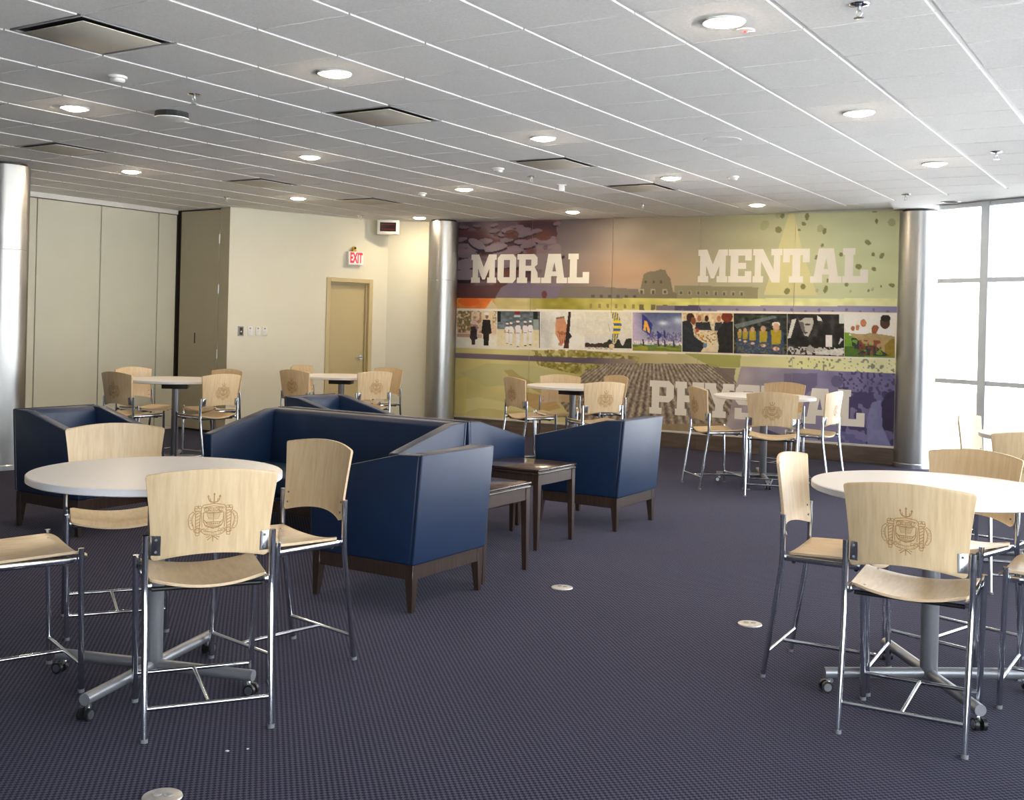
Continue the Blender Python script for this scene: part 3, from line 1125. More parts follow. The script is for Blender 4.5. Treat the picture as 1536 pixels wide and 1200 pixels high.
def paint_wall(s, z):
    X, Y = draw_coords(s, z)
    Yb = 447.2 + (X - 688) * 0.001
    Yw0 = 463 + (X - 688) * 0.0092
    Yw1 = 522 + (X - 688) * 0.0275
    Yp0 = 529.5 + (X - 688) * 0.0365
    C = ramp(X, [687, 780, 860, 920, 1000, 1060, 1120, 1200, 1260, 1343],
             [(88, 70, 82), (96, 82, 92), (112, 102, 104), (138, 124, 114), (146, 132, 112), (140, 134, 108), (142, 142, 108), (152, 156, 118), (160, 168, 128), (168, 174, 128)])
    C -= (np.clip((400 - Y) / 80, 0, 1) * 16 * np.clip((1040 - X) / 160, 0, 1))[..., None]
    C += (np.clip((X - 900) / 200, 0, 1) * 24 * (Y < 460))[..., None]
    g = np.exp(-((X - 960) / 90) ** 2 - ((Y - 410) / 30) ** 2)
    C += g[..., None] * np.array([26, 8, -6])
    C += ((vnoise(X, Y, 40, 16, 3) - 0.5) * 8)[..., None]
    # midshipmen caps
    edge = 838 + 14 * (vnoise(X, Y, 9, 9, 5) - 0.5) * 2 - np.clip((Y - 385) * 1.2, 0, 60)
    caps = (X < edge) & (Y < Yb)
    cc = ramp(vnoise(X, Y, 22, 13, 8), [0, 0.35, 0.5, 0.65, 1], [(52, 36, 46), (74, 46, 56), (92, 52, 52), (104, 84, 98), (84, 58, 66)])
    mixc(C, caps, cc)
    rs = np.random.RandomState(4)
    spots = []
    for k in range(70):
        X0, Y0 = 690 + 150 * rs.rand(), 334 + 66 * rs.rand()
        spots.append((Y0, X0))
    spots.sort()
    for Y0, X0 in spots:
        sc = 0.45 + (Y0 - 330) / 60.0
        rx, ry, ro = 11 * sc, 3.6 * sc, -0.25 + 0.25 * rs.rand()
        mixc(C, ell(X, Y, X0, Y0 + 3.4 * sc, rx * 0.95, ry * 0.9, ro) & caps, (34, 28, 40), 0.9)
        mixc(C, ell(X, Y, X0, Y0, rx, ry, ro) & caps, (112 + 14 * rs.rand(), 98, 112), 0.92)
        if rs.rand() < 0.5:
            mixc(C, ell(X, Y, X0 + 3 * sc, Y0 + 8 * sc, 6 * sc, 4 * sc, 0) & caps, (96, 48, 44), 0.8)
    for (X0, Y0, rx, ry, ro) in ((700, 396, 20, 8, -0.2), (700, 412, 24, 8, -0.05), (742, 372, 20, 5, -0.2), (762, 346, 9, 4, 0), (716, 366, 14, 6, 0.5)):
        mixc(C, ell(X, Y, X0, Y0 + ry * 0.9, rx, ry * 0.7, ro) & (Y < Yb), (36, 28, 40))
        mixc(C, ell(X, Y, X0, Y0, rx, ry, ro) & (Y < Yb), (124, 108, 120))
    mixc(C, inpoly(X, Y, [(686, 430), (742, 428), (756, 416), (752, 440), (742, 449), (686, 449)]), (84, 50, 52), 0.85)
    mixc(C, inpoly(X, Y, [(742, 449), (752, 432), (768, 422), (840, 424), (862, 436), (866, 450)]), (110, 100, 122), 0.9)
    mixc(C, inpoly(X, Y, [(806, 366), (826, 360), (842, 368), (846, 430), (800, 428)]) & (vnoise(X, Y, 9, 12, 2) > 0.25), (122, 108, 112), 0.75)
    mixc(C, ell(X, Y, 816, 354, 12, 7), (98, 54, 46), 0.85)
    mixc(C, ell(X, Y, 768, 352, 11, 7), (96, 52, 48), 0.8)
    mixc(C, ell(X, Y, 817, 442, 4, 6), (104, 56, 60))
    # long roof and mansard
    mixc(C, inpoly(X, Y, [(836, 449), (842, 430), (900, 430), (958, 434), (958, 452)]), (106, 100, 92), 0.85)
    mixc(C, inpoly(X, Y, [(1012, 455), (1012, 428), (1138, 431), (1136, 456)]), (128, 122, 92), 0.8)
    mixc(C, inpoly(X, Y, [(950, 453), (953, 440), (960, 438), (966, 412), (972, 408), (988, 406), (990, 404), (999, 405), (1000, 410), (1006, 418), (1010, 438), (1016, 440), (1016, 454)]), (114, 106, 84), 0.95)
    for k in range(6):
        mixc(C, (abs(X - (890 + 12.5 * k)) < 2.6) & (abs(Y - (444 + 0.2 * k)) < 2), (76, 74, 74))
    for k in range(8):
        mixc(C, (abs(X - (1022 + 13 * k)) < 3.2) & (abs(Y - (439 + 0.2 * k)) < 3.2), (152, 146, 118))
        mixc(C, (abs(X - (1022 + 13 * k)) < 1.6) & (abs(Y - (439.5 + 0.2 * k)) < 2.2), (92, 88, 74))
    for Xk in (963, 980, 998):
        mixc(C, (abs(X - Xk) < 3.6) & (abs(Y - 437.5) < 3.8), (158, 148, 122))
        mixc(C, (abs(X - Xk) < 2.0) & (abs(Y - 438) < 2.6), (84, 80, 70))
    for Xk in (969, 981, 992):
        mixc(C, ell(X, Y, Xk, 423, 1.8, 2), (80, 74, 64))
    # tall pale spire
    sp_ = inpoly(X, Y, [(1185, 317), (1191, 317), (1203, 372), (1226, 443), (1146, 443), (1168, 372)])
    mixc(C, sp_, (198, 192, 134), 0.8)
    rs = np.random.RandomState(12)
    blobs = [(1168, 323, 5, 5), (1174, 324, 3, 4), (1147, 338, 6, 8), (1168, 345, 5, 5), (1211, 325, 3, 6), (1206, 336, 3.5, 3), (1199, 345, 2.5, 2), (1231, 343, 5, 6), (1237, 347, 3, 5), (1312, 317, 4, 2),
             (1315, 332, 2, 4), (1338, 334, 6, 6), (1302, 364, 5, 3.5), (1234, 368, 2, 3), (1262, 382, 3, 3), (1310, 382, 2.5, 3), (1225, 386, 2, 4), (1323, 384, 3, 5), (1311, 404, 3.5, 3), (1288, 400, 5, 4),
             (1270, 427, 3, 3), (1276, 437, 2, 2), (1239, 434, 3, 6), (1338, 428, 5, 3), (1303, 436, 2, 2), (1309, 434, 2, 3), (1322, 430, 1.5, 2), (1242, 421, 2, 3), (1226, 436, 2, 3), (1205, 430, 4, 4), (1181, 437, 4, 5)]
    for (bx_, by_, rx, ry) in blobs:
        pale = rs.rand() < 0.25
        mixc(C, ell(X, Y, bx_, by_, rx, ry, 0.6 * rs.rand()), (150, 152, 104) if pale else (112, 112, 62), 0.6 if pale else 0.85)
    # yellow band over the photographs
    band = (Y >= Yb) & (Y < Yw0 + 4)
    cb = ramp(X, [687, 735, 745, 790, 815, 850, 900, 960, 1060, 1180, 1343], [(216, 130, 52), (226, 110, 40), (188, 172, 112), (190, 176, 116), (150, 140, 56), (140, 132, 40), (178, 168, 92), (188, 180, 88), (204, 204, 112), (208, 208, 150), (214, 216, 160)])
    cb = cb + ((vnoise(X, Y, 10, 6, 9) - 0.5) * 22)[..., None]
    mixc(C, band, cb)
    mixc(C, band & ell(X, Y, 704, 452, 16, 7), (220, 84, 24), 0.7)
    mixc(C, band & inpoly(X, Y, [(728, 464), (738, 450), (748, 464)]), (196, 178, 138))
    for k in range(6):
        mixc(C, band & (abs(X - (887 + 12.7 * k)) < 1.8) & (abs(Y - (459 + 0.15 * k)) < 3.4), (132, 122, 70))
    for Xk in (963, 980, 998):
        mixc(C, band & (abs(X - Xk) < 3.5) & (abs(Y - 461) < 4), (110, 100, 66))
    pv = (Y >= 458.2 + (X - 1010) * 0.004) & (Y < Yw0 + 4) & (X > 985)
    mixc(C, pv, ramp(X, [985, 1040, 1150, 1250, 1343], [(112, 104, 118), (122, 112, 138), (138, 130, 158), (142, 138, 172), (122, 122, 164)]))
    mixc(C, pv & inpoly(X, Y, [(1012, 440), (1042, 440), (1056, 475), (1012, 475)]), (78, 70, 100))
    for k in range(16):
        mixc(C, pv & ell(X, Y, 1024 + 20.5 * k, 465 + 3 * (k % 2), 2.2, 2.4), (98, 90, 122), 0.8)
    # white strip
    mixc(C, (Y >= Yw0) & (Y < Yw1), (216, 208, 196))
    # lower picture
    low = Y >= Yw1
    cl = ramp(X, [683, 760, 820, 900, 1000, 1090, 1200, 1343], [(196, 184, 116), (198, 188, 126), (186, 178, 118), (170, 158, 100), (176, 164, 118), (188, 184, 132), (206, 206, 146), (212, 214, 172)])
    cl = cl + ((vnoise(X, Y, 30, 20, 21) - 0.5) * 18)[..., None]
    mixc(C, low, cl)
    for (pts, colr, al) in (([(690, 560), (730, 545), (800, 548), (838, 560), (800, 575), (730, 580)], (172, 172, 122), 0.6),
                            ([(684, 600), (720, 596), (770, 606), (820, 598), (840, 606), (790, 618), (720, 612), (684, 622)], (206, 200, 142), 0.8),
                            ([(684, 570), (700, 566), (700, 640), (684, 640)], (210, 194, 112), 0.7),
                            ([(756, 556), (768, 554), (778, 562), (820, 585), (812, 590), (770, 570)], (168, 146, 92), 0.8),
                            ([(790, 588), (830, 596), (842, 612), (812, 620), (790, 606)], (176, 136, 88), 0.7)):
        mixc(C, inpoly(X, Y, pts) & low, colr, al)
    trees = inpoly(X, Y, [(798, 526), (850, 524), (905, 528), (960, 536), (955, 549), (905, 552), (870, 562), (840, 556), (808, 548)]) & (vnoise(X, Y, 5, 4, 31) > 0.3)
    mixc(C, trees, ramp(vnoise(X, Y, 3, 3, 33), [0, 1], [(104, 96, 34), (170, 158, 84)]))
    pl = (Y >= Yp0) & (Y < Yp0 + 8 + (X - 688) * 0.004) & (X < 953)
    mixc(C, pl, ramp(X, [684, 800, 880, 953], [(112, 94, 116), (92, 78, 100), (76, 66, 96), (150, 130, 116)]), 0.92)
    crowd = inpoly(X, Y, [(868, 640), (838, 600), (860, 575), (880, 556), (908, 546), (960, 545), (1074, 546), (1104, 572), (1124, 620), (1140, 680), (1000, 668)])
    rowp = np.sin((X - 980) * 0.55 / (0.5 + (Y - 530) / 80.0) * 1.6) * 0.5 + 0.5
    cr = ramp(rowp, [0, 1], [(96, 84, 80), (158, 144, 128)])
    cr = cr + ((vnoise(X, Y, 2.2, 2.2, 41) - 0.5) * 60)[..., None]
    mixc(C, crowd & (Y > Yw1 + 8), cr, 0.9)
    mixc(C, inpoly(X, Y, [(985, 636), (1140, 634), (1130, 690), (985, 690)]), (142, 124, 96), 0.9)
    mixc(C, inpoly(X, Y, [(1080, 655), (1120, 640), (1145, 650), (1145, 690), (1080, 690)]), (96, 104, 92), 0.9)
    mixc(C, inpoly(X, Y, [(1028, 530), (1112, 533), (1110, 552), (1068, 550)]), (150, 152, 76), 0.9)
    mixc(C, inpoly(X, Y, [(1070, 551), (1104, 553), (1100, 578), (1088, 570)]), (110, 98, 92), 0.9)
    pr = (Y >= 549 + (X - 1100) * 0.046) & (X > 1112 - (Y - 549) * 0.25) & low
    cp = ramp(X, [1100, 1150, 1220, 1290, 1343], [(158, 148, 154), (144, 136, 156), (128, 123, 160), (110, 106, 152), (92, 90, 142)])
    cp = cp + ((vnoise(X, Y, 14, 12, 51) - 0.5) * 20)[..., None]
    mixc(C, pr, cp)
    mixc(C, pr & (Y > 588) & (X > 1262) & (vnoise(X, Y, 6, 8, 52) > 0.42), (58, 54, 98), 0.85)
    mixc(C, pr & (vnoise(X, Y, 3, 3, 53) > 0.62) & (Y < 592) & (X > 1258), (58, 56, 96), 0.85)
    mixc(C, pr & inpoly(X, Y, [(1176, 560), (1226, 560), (1226, 578), (1200, 600), (1176, 590)]), (92, 86, 124), 0.6)
    mixc(C, pr & ell(X, Y, 1256, 572, 9, 9), (86, 82, 120), 0.8)
    mixc(C, pr & inpoly(X, Y, [(1330, 590), (1345, 585), (1345, 650), (1318, 642), (1316, 618)]), (44, 38, 72), 0.9)
    mixc(C, pr & inpoly(X, Y, [(1308, 604), (1322, 600), (1324, 640), (1338, 672), (1302, 672), (1300, 630)]), (120, 124, 176), 0.85)
    mixc(C, pr & inpoly(X, Y, [(1240, 645), (1298, 650), (1302, 690), (1236, 690)]), (112, 114, 172), 0.6)
    mixc(C, pr & inpoly(X, Y, [(1140, 640), (1172, 652), (1180, 690), (1140, 690)]), (60, 58, 104), 0.8)
    sp2 = low & ~pr & (X > 1180) & (Y < 570) & (vnoise(X, Y, 3.2, 3, 61) > 0.78 - (X - 1180) * 0.0006)
    mixc(C, sp2, (112, 116, 104), 0.85)
    C = C * 0.87 + C.mean(-1, keepdims=True) * 0.13
    return np.clip(C, 8, 250)


INK = 1.32


def to_lin(C):
    c = C / 255.0
    return np.minimum(np.where(c <= 0.04045, c / 12.92, ((c + 0.055) / 1.055) ** 2.4) * INK, 0.88)


def ink_mesh(name, P, C, thick, parent):
    """P: (nv, nu, 3) front points (v down, u right), C: same shape of ink colours; closed at the back as a thin board"""
    nv, nu = P.shape[:2]
    idx = np.arange(nv * nu).reshape(nv, nu)
    a, b_, c, d = idx[:-1, :-1], idx[1:, :-1], idx[1:, 1:], idx[:-1, 1:]
    quads = np.stack([a, b_, c, d], -1).reshape(-1, 4)
    back = P[[0, -1, -1, 0], [0, 0, -1, -1]] + np.array([0, thick, 0])
    n = nv * nu
    V = np.concatenate([P.reshape(-1, 3), back])
    top, bot, lef, rig = list(idx[0, :]), list(idx[-1, :]), list(idx[:, 0]), list(idx[:, -1])
    faces = [tuple(q) for q in quads.tolist()]
    faces += [tuple([n, n + 3] + [int(i) for i in top[::-1]]), tuple([n + 2, n + 1] + [int(i) for i in bot]), tuple([n + 1, n] + [int(i) for i in lef]), tuple([n + 3, n + 2] + [int(i) for i in rig[::-1]]), (n, n + 1, n + 2, n + 3)]
    me = bpy.data.meshes.new(name)
    me.from_pydata(V.tolist(), [], faces)
    at_ = me.color_attributes.new('ink', 'FLOAT_COLOR', 'POINT')
    cl = np.ones((len(V), 4), np.float32)
    L = to_lin(C.reshape(-1, 3))
    cl[:n, :3] = L
    cl[n:, :3] = L.mean(0)
    at_.data.foreach_set('color', cl.ravel())
    me.materials.append(M['mural'])
    return link(name, me, parent)


mural = thing('wall_mural_print', 'large printed mural with the words MORAL, MENTAL and PHYSICAL over a strip of photographs', 'mural', (P_M0[0], P_M0[1], 0), M_ANG)
MZ0, MZ1 = 0.225, CEIL - 0.004
for k in range(5):
    s0, s1 = M_LEN * k / 5 + 0.0025, M_LEN * (k + 1) / 5 - 0.0025
    nu, nv = 134, 300
    S, Z = np.meshgrid(np.linspace(s0, s1, nu), np.linspace(MZ1, MZ0, nv))
    C = paint_wall(S, Z)
    P = np.stack([S, np.full_like(S, -0.012), Z], -1)
    ink_mesh('mural_panel', P, C, 0.011, mural)
mb = MB()
mb.box((-0.02, -0.02, 0.2), (M_LEN + 0.03, -0.0005, 0.2235))
part('bottom_trim', mb, M['trimwhite'], mural, bevel=0.002, bseg=1)
mb = MB()
mb.box((M_LEN + 0.001, -0.03, 0.224), (M_LEN + 0.05, -0.0005, CEIL - 0.004))
part('edge_trim', mb, M['trimwhite'], mural, bevel=0.003, bseg=1)
mb = MB()
mb.box((-0.05, -0.03, 0.224), (-0.001, -0.0005, CEIL - 0.004))
part('edge_trim', mb, M['trimwhite'], mural, bevel=0.003, bseg=1)

# slab-serif letters: rectangles (x0,y0,x1,y1) and polygons on a unit-high cell
GL = {
    'M': (1.12, [(0.0, 0.0, 0.40, 0.19), (0.72, 0.0, 1.12, 0.19), (0.0, 0.81, 0.30, 1.0), (0.82, 0.81, 1.12, 1.0), (0.07, 0.0, 0.31, 1.0), (0.81, 0.0, 1.05, 1.0)],
          [[(0.07, 1.0), (0.50, 0.12), (0.62, 0.12), (0.62, 0.42), (0.34, 1.0)], [(1.05, 1.0), (0.78, 1.0), (0.50, 0.42), (0.50, 0.12), (0.62, 0.12)]]),
    'O': (0.84, [(0.02, 0.13, 0.29, 0.87), (0.55, 0.13, 0.82, 0.87)],
          [[(0.02, 0.13), (0.15, 0.0), (0.69, 0.0), (0.82, 0.13), (0.55, 0.20), (0.29, 0.20)], [(0.02, 0.87), (0.29, 0.80), (0.55, 0.80), (0.82, 0.87), (0.69, 1.0), (0.15, 1.0)]]),
    'R': (1.0, [(0.0, 0.0, 0.44, 0.19), (0.0, 0.81, 0.30, 1.0), (0.08, 0.0, 0.36, 1.0), (0.36, 0.81, 0.72, 1.0), (0.36, 0.42, 0.70, 0.60), (0.72, 0.0, 1.0, 0.19)],
          [[(0.60, 0.60), (0.72, 0.54), (0.86, 0.64), (0.86, 0.88), (0.72, 1.0), (0.60, 0.81)], [(0.60, 0.42), (0.60, 0.0), (0.90, 0.0), (0.87, 0.36), (0.74, 0.56), (0.66, 0.6)]]),
    'A': (1.08, [(0.0, 0.0, 0.42, 0.19), (0.64, 0.0, 1.08, 0.19), (0.36, 0.24, 0.74, 0.40)],
          [[(0.09, 0.0), (0.37, 0.0), (0.54, 0.72), (0.54, 1.0), (0.28, 1.0)], [(0.99, 0.0), (0.80, 1.0), (0.54, 1.0), (0.54, 0.72), (0.71, 0.0)]]),
    'L': (0.86, [(0.0, 0.0, 0.86, 0.20), (0.0, 0.81, 0.42, 1.0), (0.07, 0.0, 0.36, 1.0), (0.60, 0.0, 0.86, 0.38)], []),
    'E': (0.88, [(0.0, 0.0, 0.86, 0.19), (0.0, 0.81, 0.86, 1.0), (0.08, 0.0, 0.37, 1.0), (0.37, 0.41, 0.66, 0.59), (0.62, 0.0, 0.86, 0.34), (0.62, 0.66, 0.86, 1.0)], []),
    'N': (1.06, [(0.0, 0.0, 0.38, 0.19), (0.0, 0.81, 0.30, 1.0), (0.07, 0.0, 0.30, 1.0), (0.76, 0.0, 0.99, 1.0), (0.66, 0.81, 1.06, 1.0)],
          [[(0.07, 1.0), (0.70, 0.0), (0.99, 0.0), (0.36, 1.0)]]),
    'T': (0.94, [(0.0, 0.81, 0.94, 1.0), (0.0, 0.60, 0.24, 1.0), (0.70, 0.60, 0.94, 1.0), (0.33, 0.0, 0.61, 1.0), (0.22, 0.0, 0.72, 0.19)], []),
    'P': (0.92, [(0.0, 0.0, 0.46, 0.19), (0.0, 0.81, 0.30, 1.0), (0.08, 0.0, 0.36, 1.0), (0.36, 0.81, 0.72, 1.0), (0.36, 0.36, 0.72, 0.55)],
          [[(0.62, 0.55), (0.72, 0.36), (0.90, 0.50), (0.90, 0.86), (0.72, 1.0), (0.62, 0.81)]]),
    'H': (1.04, [(0.0, 0.0, 0.42, 0.19), (0.62, 0.0, 1.04, 0.19), (0.0, 0.81, 0.42, 1.0), (0.62, 0.81, 1.04, 1.0), (0.07, 0.0, 0.35, 1.0), (0.69, 0.0, 0.97, 1.0), (0.35, 0.40, 0.69, 0.60)], []),
    'Y': (1.04, [(0.0, 0.81, 0.40, 1.0), (0.64, 0.81, 1.04, 1.0), (0.38, 0.0, 0.66, 0.50), (0.28, 0.0, 0.76, 0.19)],
          [[(0.06, 1.0), (0.38, 0.36), (0.52, 0.36), (0.52, 0.60), (0.34, 1.0)], [(0.98, 1.0), (0.70, 1.0), (0.52, 0.60), (0.52, 0.36), (0.66, 0.36)]]),
    'S': (0.86, [(0.12, 0.0, 0.74, 0.19), (0.12, 0.41, 0.74, 0.60), (0.12, 0.81, 0.74, 1.0), (0.02, 0.52, 0.28, 0.88), (0.58, 0.12, 0.84, 0.48), (0.0, 0.0, 0.24, 0.32), (0.62, 0.68, 0.84, 1.0)],
          [[(0.02, 0.52), (0.14, 0.41), (0.3, 0.5), (0.28, 0.6)], [(0.84, 0.48), (0.72, 0.60), (0.56, 0.5), (0.58, 0.41)], [(0.02, 0.88), (0.28, 0.80), (0.3, 1.0), (0.14, 1.0)], [(0.84, 0.12), (0.58, 0.2), (0.56, 0.0), (0.72, 0.0)]]),
    'I': (0.52, [(0.0, 0.0, 0.50, 0.19), (0.0, 0.81, 0.50, 1.0), (0.11, 0.0, 0.39, 1.0)], []),
    'C': (0.84, [(0.02, 0.13, 0.29, 0.87), (0.58, 0.62, 0.82, 1.0), (0.58, 0.10, 0.82, 0.34)],
          [[(0.02, 0.13), (0.15, 0.0), (0.69, 0.0), (0.82, 0.13), (0.58, 0.20), (0.29, 0.20)], [(0.02, 0.87), (0.29, 0.80), (0.58, 0.80), (0.82, 0.87), (0.69, 1.0), (0.15, 1.0)]]),
}
for word, X0, Y0, X1, Y1 in (('MORAL', 707, 425.5, 884, 380), ('MENTAL', 1047, 425, 1302, 374.5), ('PHYSICAL', 974, 630, 1297, 586)):
    s0 = wall_coords(X0, Y0)[0]
    s1 = wall_coords(X1, Y0)[0]
    zb, zt_ = {'MORAL': (2.140, 2.545), 'MENTAL': (2.160, 2.580), 'PHYSICAL': (0.430, 0.868)}[word]
    gap = 0.03
    tot = sum(GL[c][0] for c in word) + gap * (len(word) - 1)
    sx_ = (s1 - s0) / tot
    x = s0
    for ch in word:
        wd, rects, polys = GL[ch]
        mb = MB()
        k = 0
        for (a, b_, c, d) in rects:
            e = -0.0130 - 0.00025 * k
            k += 1
            mb.box((x + a * sx_, e, zb + b_ * (zt_ - zb)), (x + c * sx_, -0.0122, zb + d * (zt_ - zb)))
        for pg in polys:
            e = -0.0130 - 0.00025 * k
            k += 1
            q = [(x + px_ * sx_, zb + py_ * (zt_ - zb)) for px_, py_ in pg]
            mb.prism(q, 'y', e, -0.0122)
        part('letter', mb, M['letter'], mural, smooth=False)
        x += (wd + gap) * sx_

# the nine photographs of the strip; shapes in unit coordinates (u right, v down)
PH = []


def photo(x0, x1, fn):
    PH.append((x0, x1, fn))


def figure_white(C, U, V, cx, top, bot, w_):
    h = bot - top
    mixc(C, inpoly(U, V, [(cx - w_, top + h * 0.24), (cx - w_ * 0.5, top + h * 0.18), (cx + w_ * 0.5, top + h * 0.18), (cx + w_, top + h * 0.24), (cx + w_ * 1.1, top + h * 0.5), (cx + w_ * 0.62, top + h * 0.5), (cx + w_ * 0.5, bot), (cx - w_ * 0.5, bot), (cx - w_ * 0.62, top + h * 0.5), (cx - w_ * 1.1, top + h * 0.5)]), (222, 210, 212))
    mixc(C, ell(U, V, cx, top + h * 0.11, w_ * 0.42, h * 0.075), (112, 70, 60))
    mixc(C, ell(U, V, cx, top + h * 0.035, w_ * 0.6, h * 0.04), (228, 218, 214))
    mixc(C, (abs(U - cx) < w_ * 0.6) & (abs(V - (top + h * 0.47)) < h * 0.012), (70, 66, 74))
    mixc(C, ell(U, V, cx - w_ * 1.0, top + h * 0.42, w_ * 0.2, h * 0.1), (170, 110, 86))
    mixc(C, ell(U, V, cx, bot, w_ * 0.5, h * 0.02), (40, 38, 42))


def ph1(U, V):
    C = ramp(V, [0, 0.6, 0.75, 1], [(206, 188, 160), (200, 176, 156), (216, 206, 194), (220, 212, 200)])
    n = vnoise(U, V, 0.05, 0.06, 71)
    mixc(C, (n > 0.5) & (V < 0.62) & (U < 0.62), (152, 112, 82), 0.8)
    mixc(C, (vnoise(U, V, 0.04, 0.05, 72) > 0.52) & (V < 0.62) & (abs(U - 0.2) < 0.16), (104, 98, 58), 0.85)
    mixc(C, (vnoise(U, V, 0.03, 0.05, 73) > 0.55) & (U > 0.9) & (V < 0.5), (130, 126, 92), 0.8)
    mixc(C, (abs(V - 0.7) < 0.05) & (U < 0.4), (172, 140, 122))
    mixc(C, inpoly(U, V, [(0.36, 0.44), (0.5, 0.44), (0.52, 0.8), (0.47, 0.82), (0.46, 0.96), (0.38, 0.96), (0.37, 0.82), (0.33, 0.78)]), (52, 42, 46))
    mixc(C, ell(U, V, 0.43, 0.38, 0.05, 0.06), (160, 120, 116))
    mixc(C, ell(U, V, 0.42, 0.33, 0.08, 0.06), (206, 178, 182))
    mixc(C, inpoly(U, V, [(0.48, 0.44), (0.57, 0.46), (0.55, 0.5), (0.48, 0.5)]), (120, 110, 150))
    mixc(C, inpoly(U, V, [(0.66, 0.24), (0.84, 0.24), (0.88, 0.62), (0.82, 0.66), (0.80, 0.98), (0.68, 0.98), (0.67, 0.66), (0.62, 0.62)]), (34, 31, 31))
    mixc(C, ell(U, V, 0.76, 0.15, 0.04, 0.07), (126, 92, 70))
    mixc(C, ell(U, V, 0.75, 0.08, 0.07, 0.04), (232, 226, 214))
    mixc(C, (abs(U - 0.58) < 0.06) & (abs(V - 0.72) < 0.05), (150, 134, 100), 0.6)
    return C


def ph2(U, V):
    C = ramp(V, [0, 0.45, 0.5, 0.51, 1], [(86, 94, 102), (98, 110, 120), (96, 104, 112), (200, 190, 160), (212, 202, 176)])
    C += ((vnoise(U, V, 0.08, 0.05, 74) - 0.5) * 40 * (V < 0.5))[..., None]
    mixc(C, (V < 0.3) & ((abs(U - 0.04) < 0.04) | (abs(U - 0.9) < 0.05)), (24, 28, 30))
    mixc(C, (V < 0.09) & (abs(U - 0.48) < 0.07), (120, 44, 44))
    mixc(C, (V > 0.1) & (V < 0.16) & (abs(U - 0.47) < 0.07), (196, 204, 208), 0.8)
    mixc(C, (U > 0.85) & (U < 0.97) & (V > 0.22) & (V < 0.5), (134, 146, 146))
    for cx, top, bot, w_ in ((0.24, 0.33, 0.9, 0.055), (0.33, 0.31, 0.93, 0.055), (0.78, 0.25, 0.92, 0.06), (0.66, 0.27, 0.95, 0.062), (0.49, 0.26, 0.985, 0.07)):
        figure_white(C, U, V, cx, top, bot, w_)
    mixc(C, U > 0.985, (60, 60, 64))
    return C


def ph3(U, V):
    C = ramp(U, [0, 0.2, 0.5, 1], [(190, 190, 188), (206, 206, 202), (210, 208, 204), (204, 200, 188)])
    C += ((vnoise(U, V, 0.18, 0.4, 75) - 0.5) * 34)[..., None]
    mixc(C, inpoly(U, V, [(0.36, 0.18), (0.54, 0.14), (0.60, 0.36), (0.60, 0.6), (0.56, 0.86), (0.46, 0.88), (0.40, 0.74), (0.34, 0.6), (0.34, 0.42)]), (192, 136, 104))
    mixc(C, inpoly(U, V, [(0.36, 0.54), (0.58, 0.5), (0.58, 0.62), (0.38, 0.64)]) & (vnoise(U, V, 0.05, 0.1, 76) > 0.5), (150, 94, 68), 0.8)
    for k in range(3):
        mixc(C, inpoly(U, V, [(0.43 + 0.05 * k, 0.58), (0.445 + 0.05 * k, 0.58), (0.465 + 0.045 * k, 0.85), (0.45 + 0.045 * k, 0.85)]), (132, 78, 56))
    mixc(C, inpoly(U, V, [(0.35, 0.16), (0.54, 0.12), (0.54, 0.17), (0.36, 0.21)]), (122, 106, 96))
    mixc(C, inpoly(U, V, [(0.64, 0.0), (0.69, 0.0), (0.68, 0.34), (0.66, 0.56), (0.72, 0.66), (0.66, 0.74), (0.64, 1.0), (0.52, 1.0), (0.56, 0.8), (0.60, 0.4)]), (44, 34, 32))
    mixc(C, inpoly(U, V, [(0.54, 0.9), (0.64, 0.8), (0.64, 1.0), (0.54, 1.0)]), (88, 44, 36), 0.8)
    mixc(C, ell(U, V, 0.46, 0.88, 0.05, 0.05), (170, 92, 72), 0.8)
    return C


def ph4(U, V):
    C = ramp(V, [0, 0.6, 0.82, 1], [(200, 196, 182), (204, 200, 190), (196, 194, 196), (210, 206, 198)])
    mixc(C, (V > 0.86 - 0.04 * vnoise(U, V, 0.04, 1, 77)) & (V < 0.95) & (U < 0.5), (60, 48, 44))
    mixc(C, (V > 0.96 - 0.24 * vnoise(U, V * 0, 0.09, 1, 78) - 0.06) & (V < 0.95) & (U > 0.4), (48, 50, 44))
    mixc(C, (V > 0.93) & (V < 1.0) & (vnoise(U, V, 0.03, 0.03, 79) > 0.5) & (U < 0.6), (170, 160, 150))
    sail = inpoly(U, V, [(0.56, 0.0), (0.70, 0.0), (0.77, 0.2), (0.79, 0.34), (0.75, 0.55), (0.66, 0.8), (0.57, 0.82), (0.60, 0.55), (0.62, 0.34), (0.60, 0.18)])
    st = np.where((V > 0.22) & (V < 0.58), (V * 14) % 2 < 1, ((U - 0.56 + (V - 0.4) * 0.1) * 40) % 2 < 1)
    mixc(C, sail, (222, 190, 44))
    mixc(C, sail & st, (66, 92, 150))
    mixc(C, inpoly(U, V, [(0.50, 0.3), (0.51, 0.3), (0.55, 0.5), (0.54, 0.52)]), (150, 146, 138))
    mixc(C, ell(U, V, 0.58, 0.9, 0.06, 0.06), (206, 186, 150))
    return C


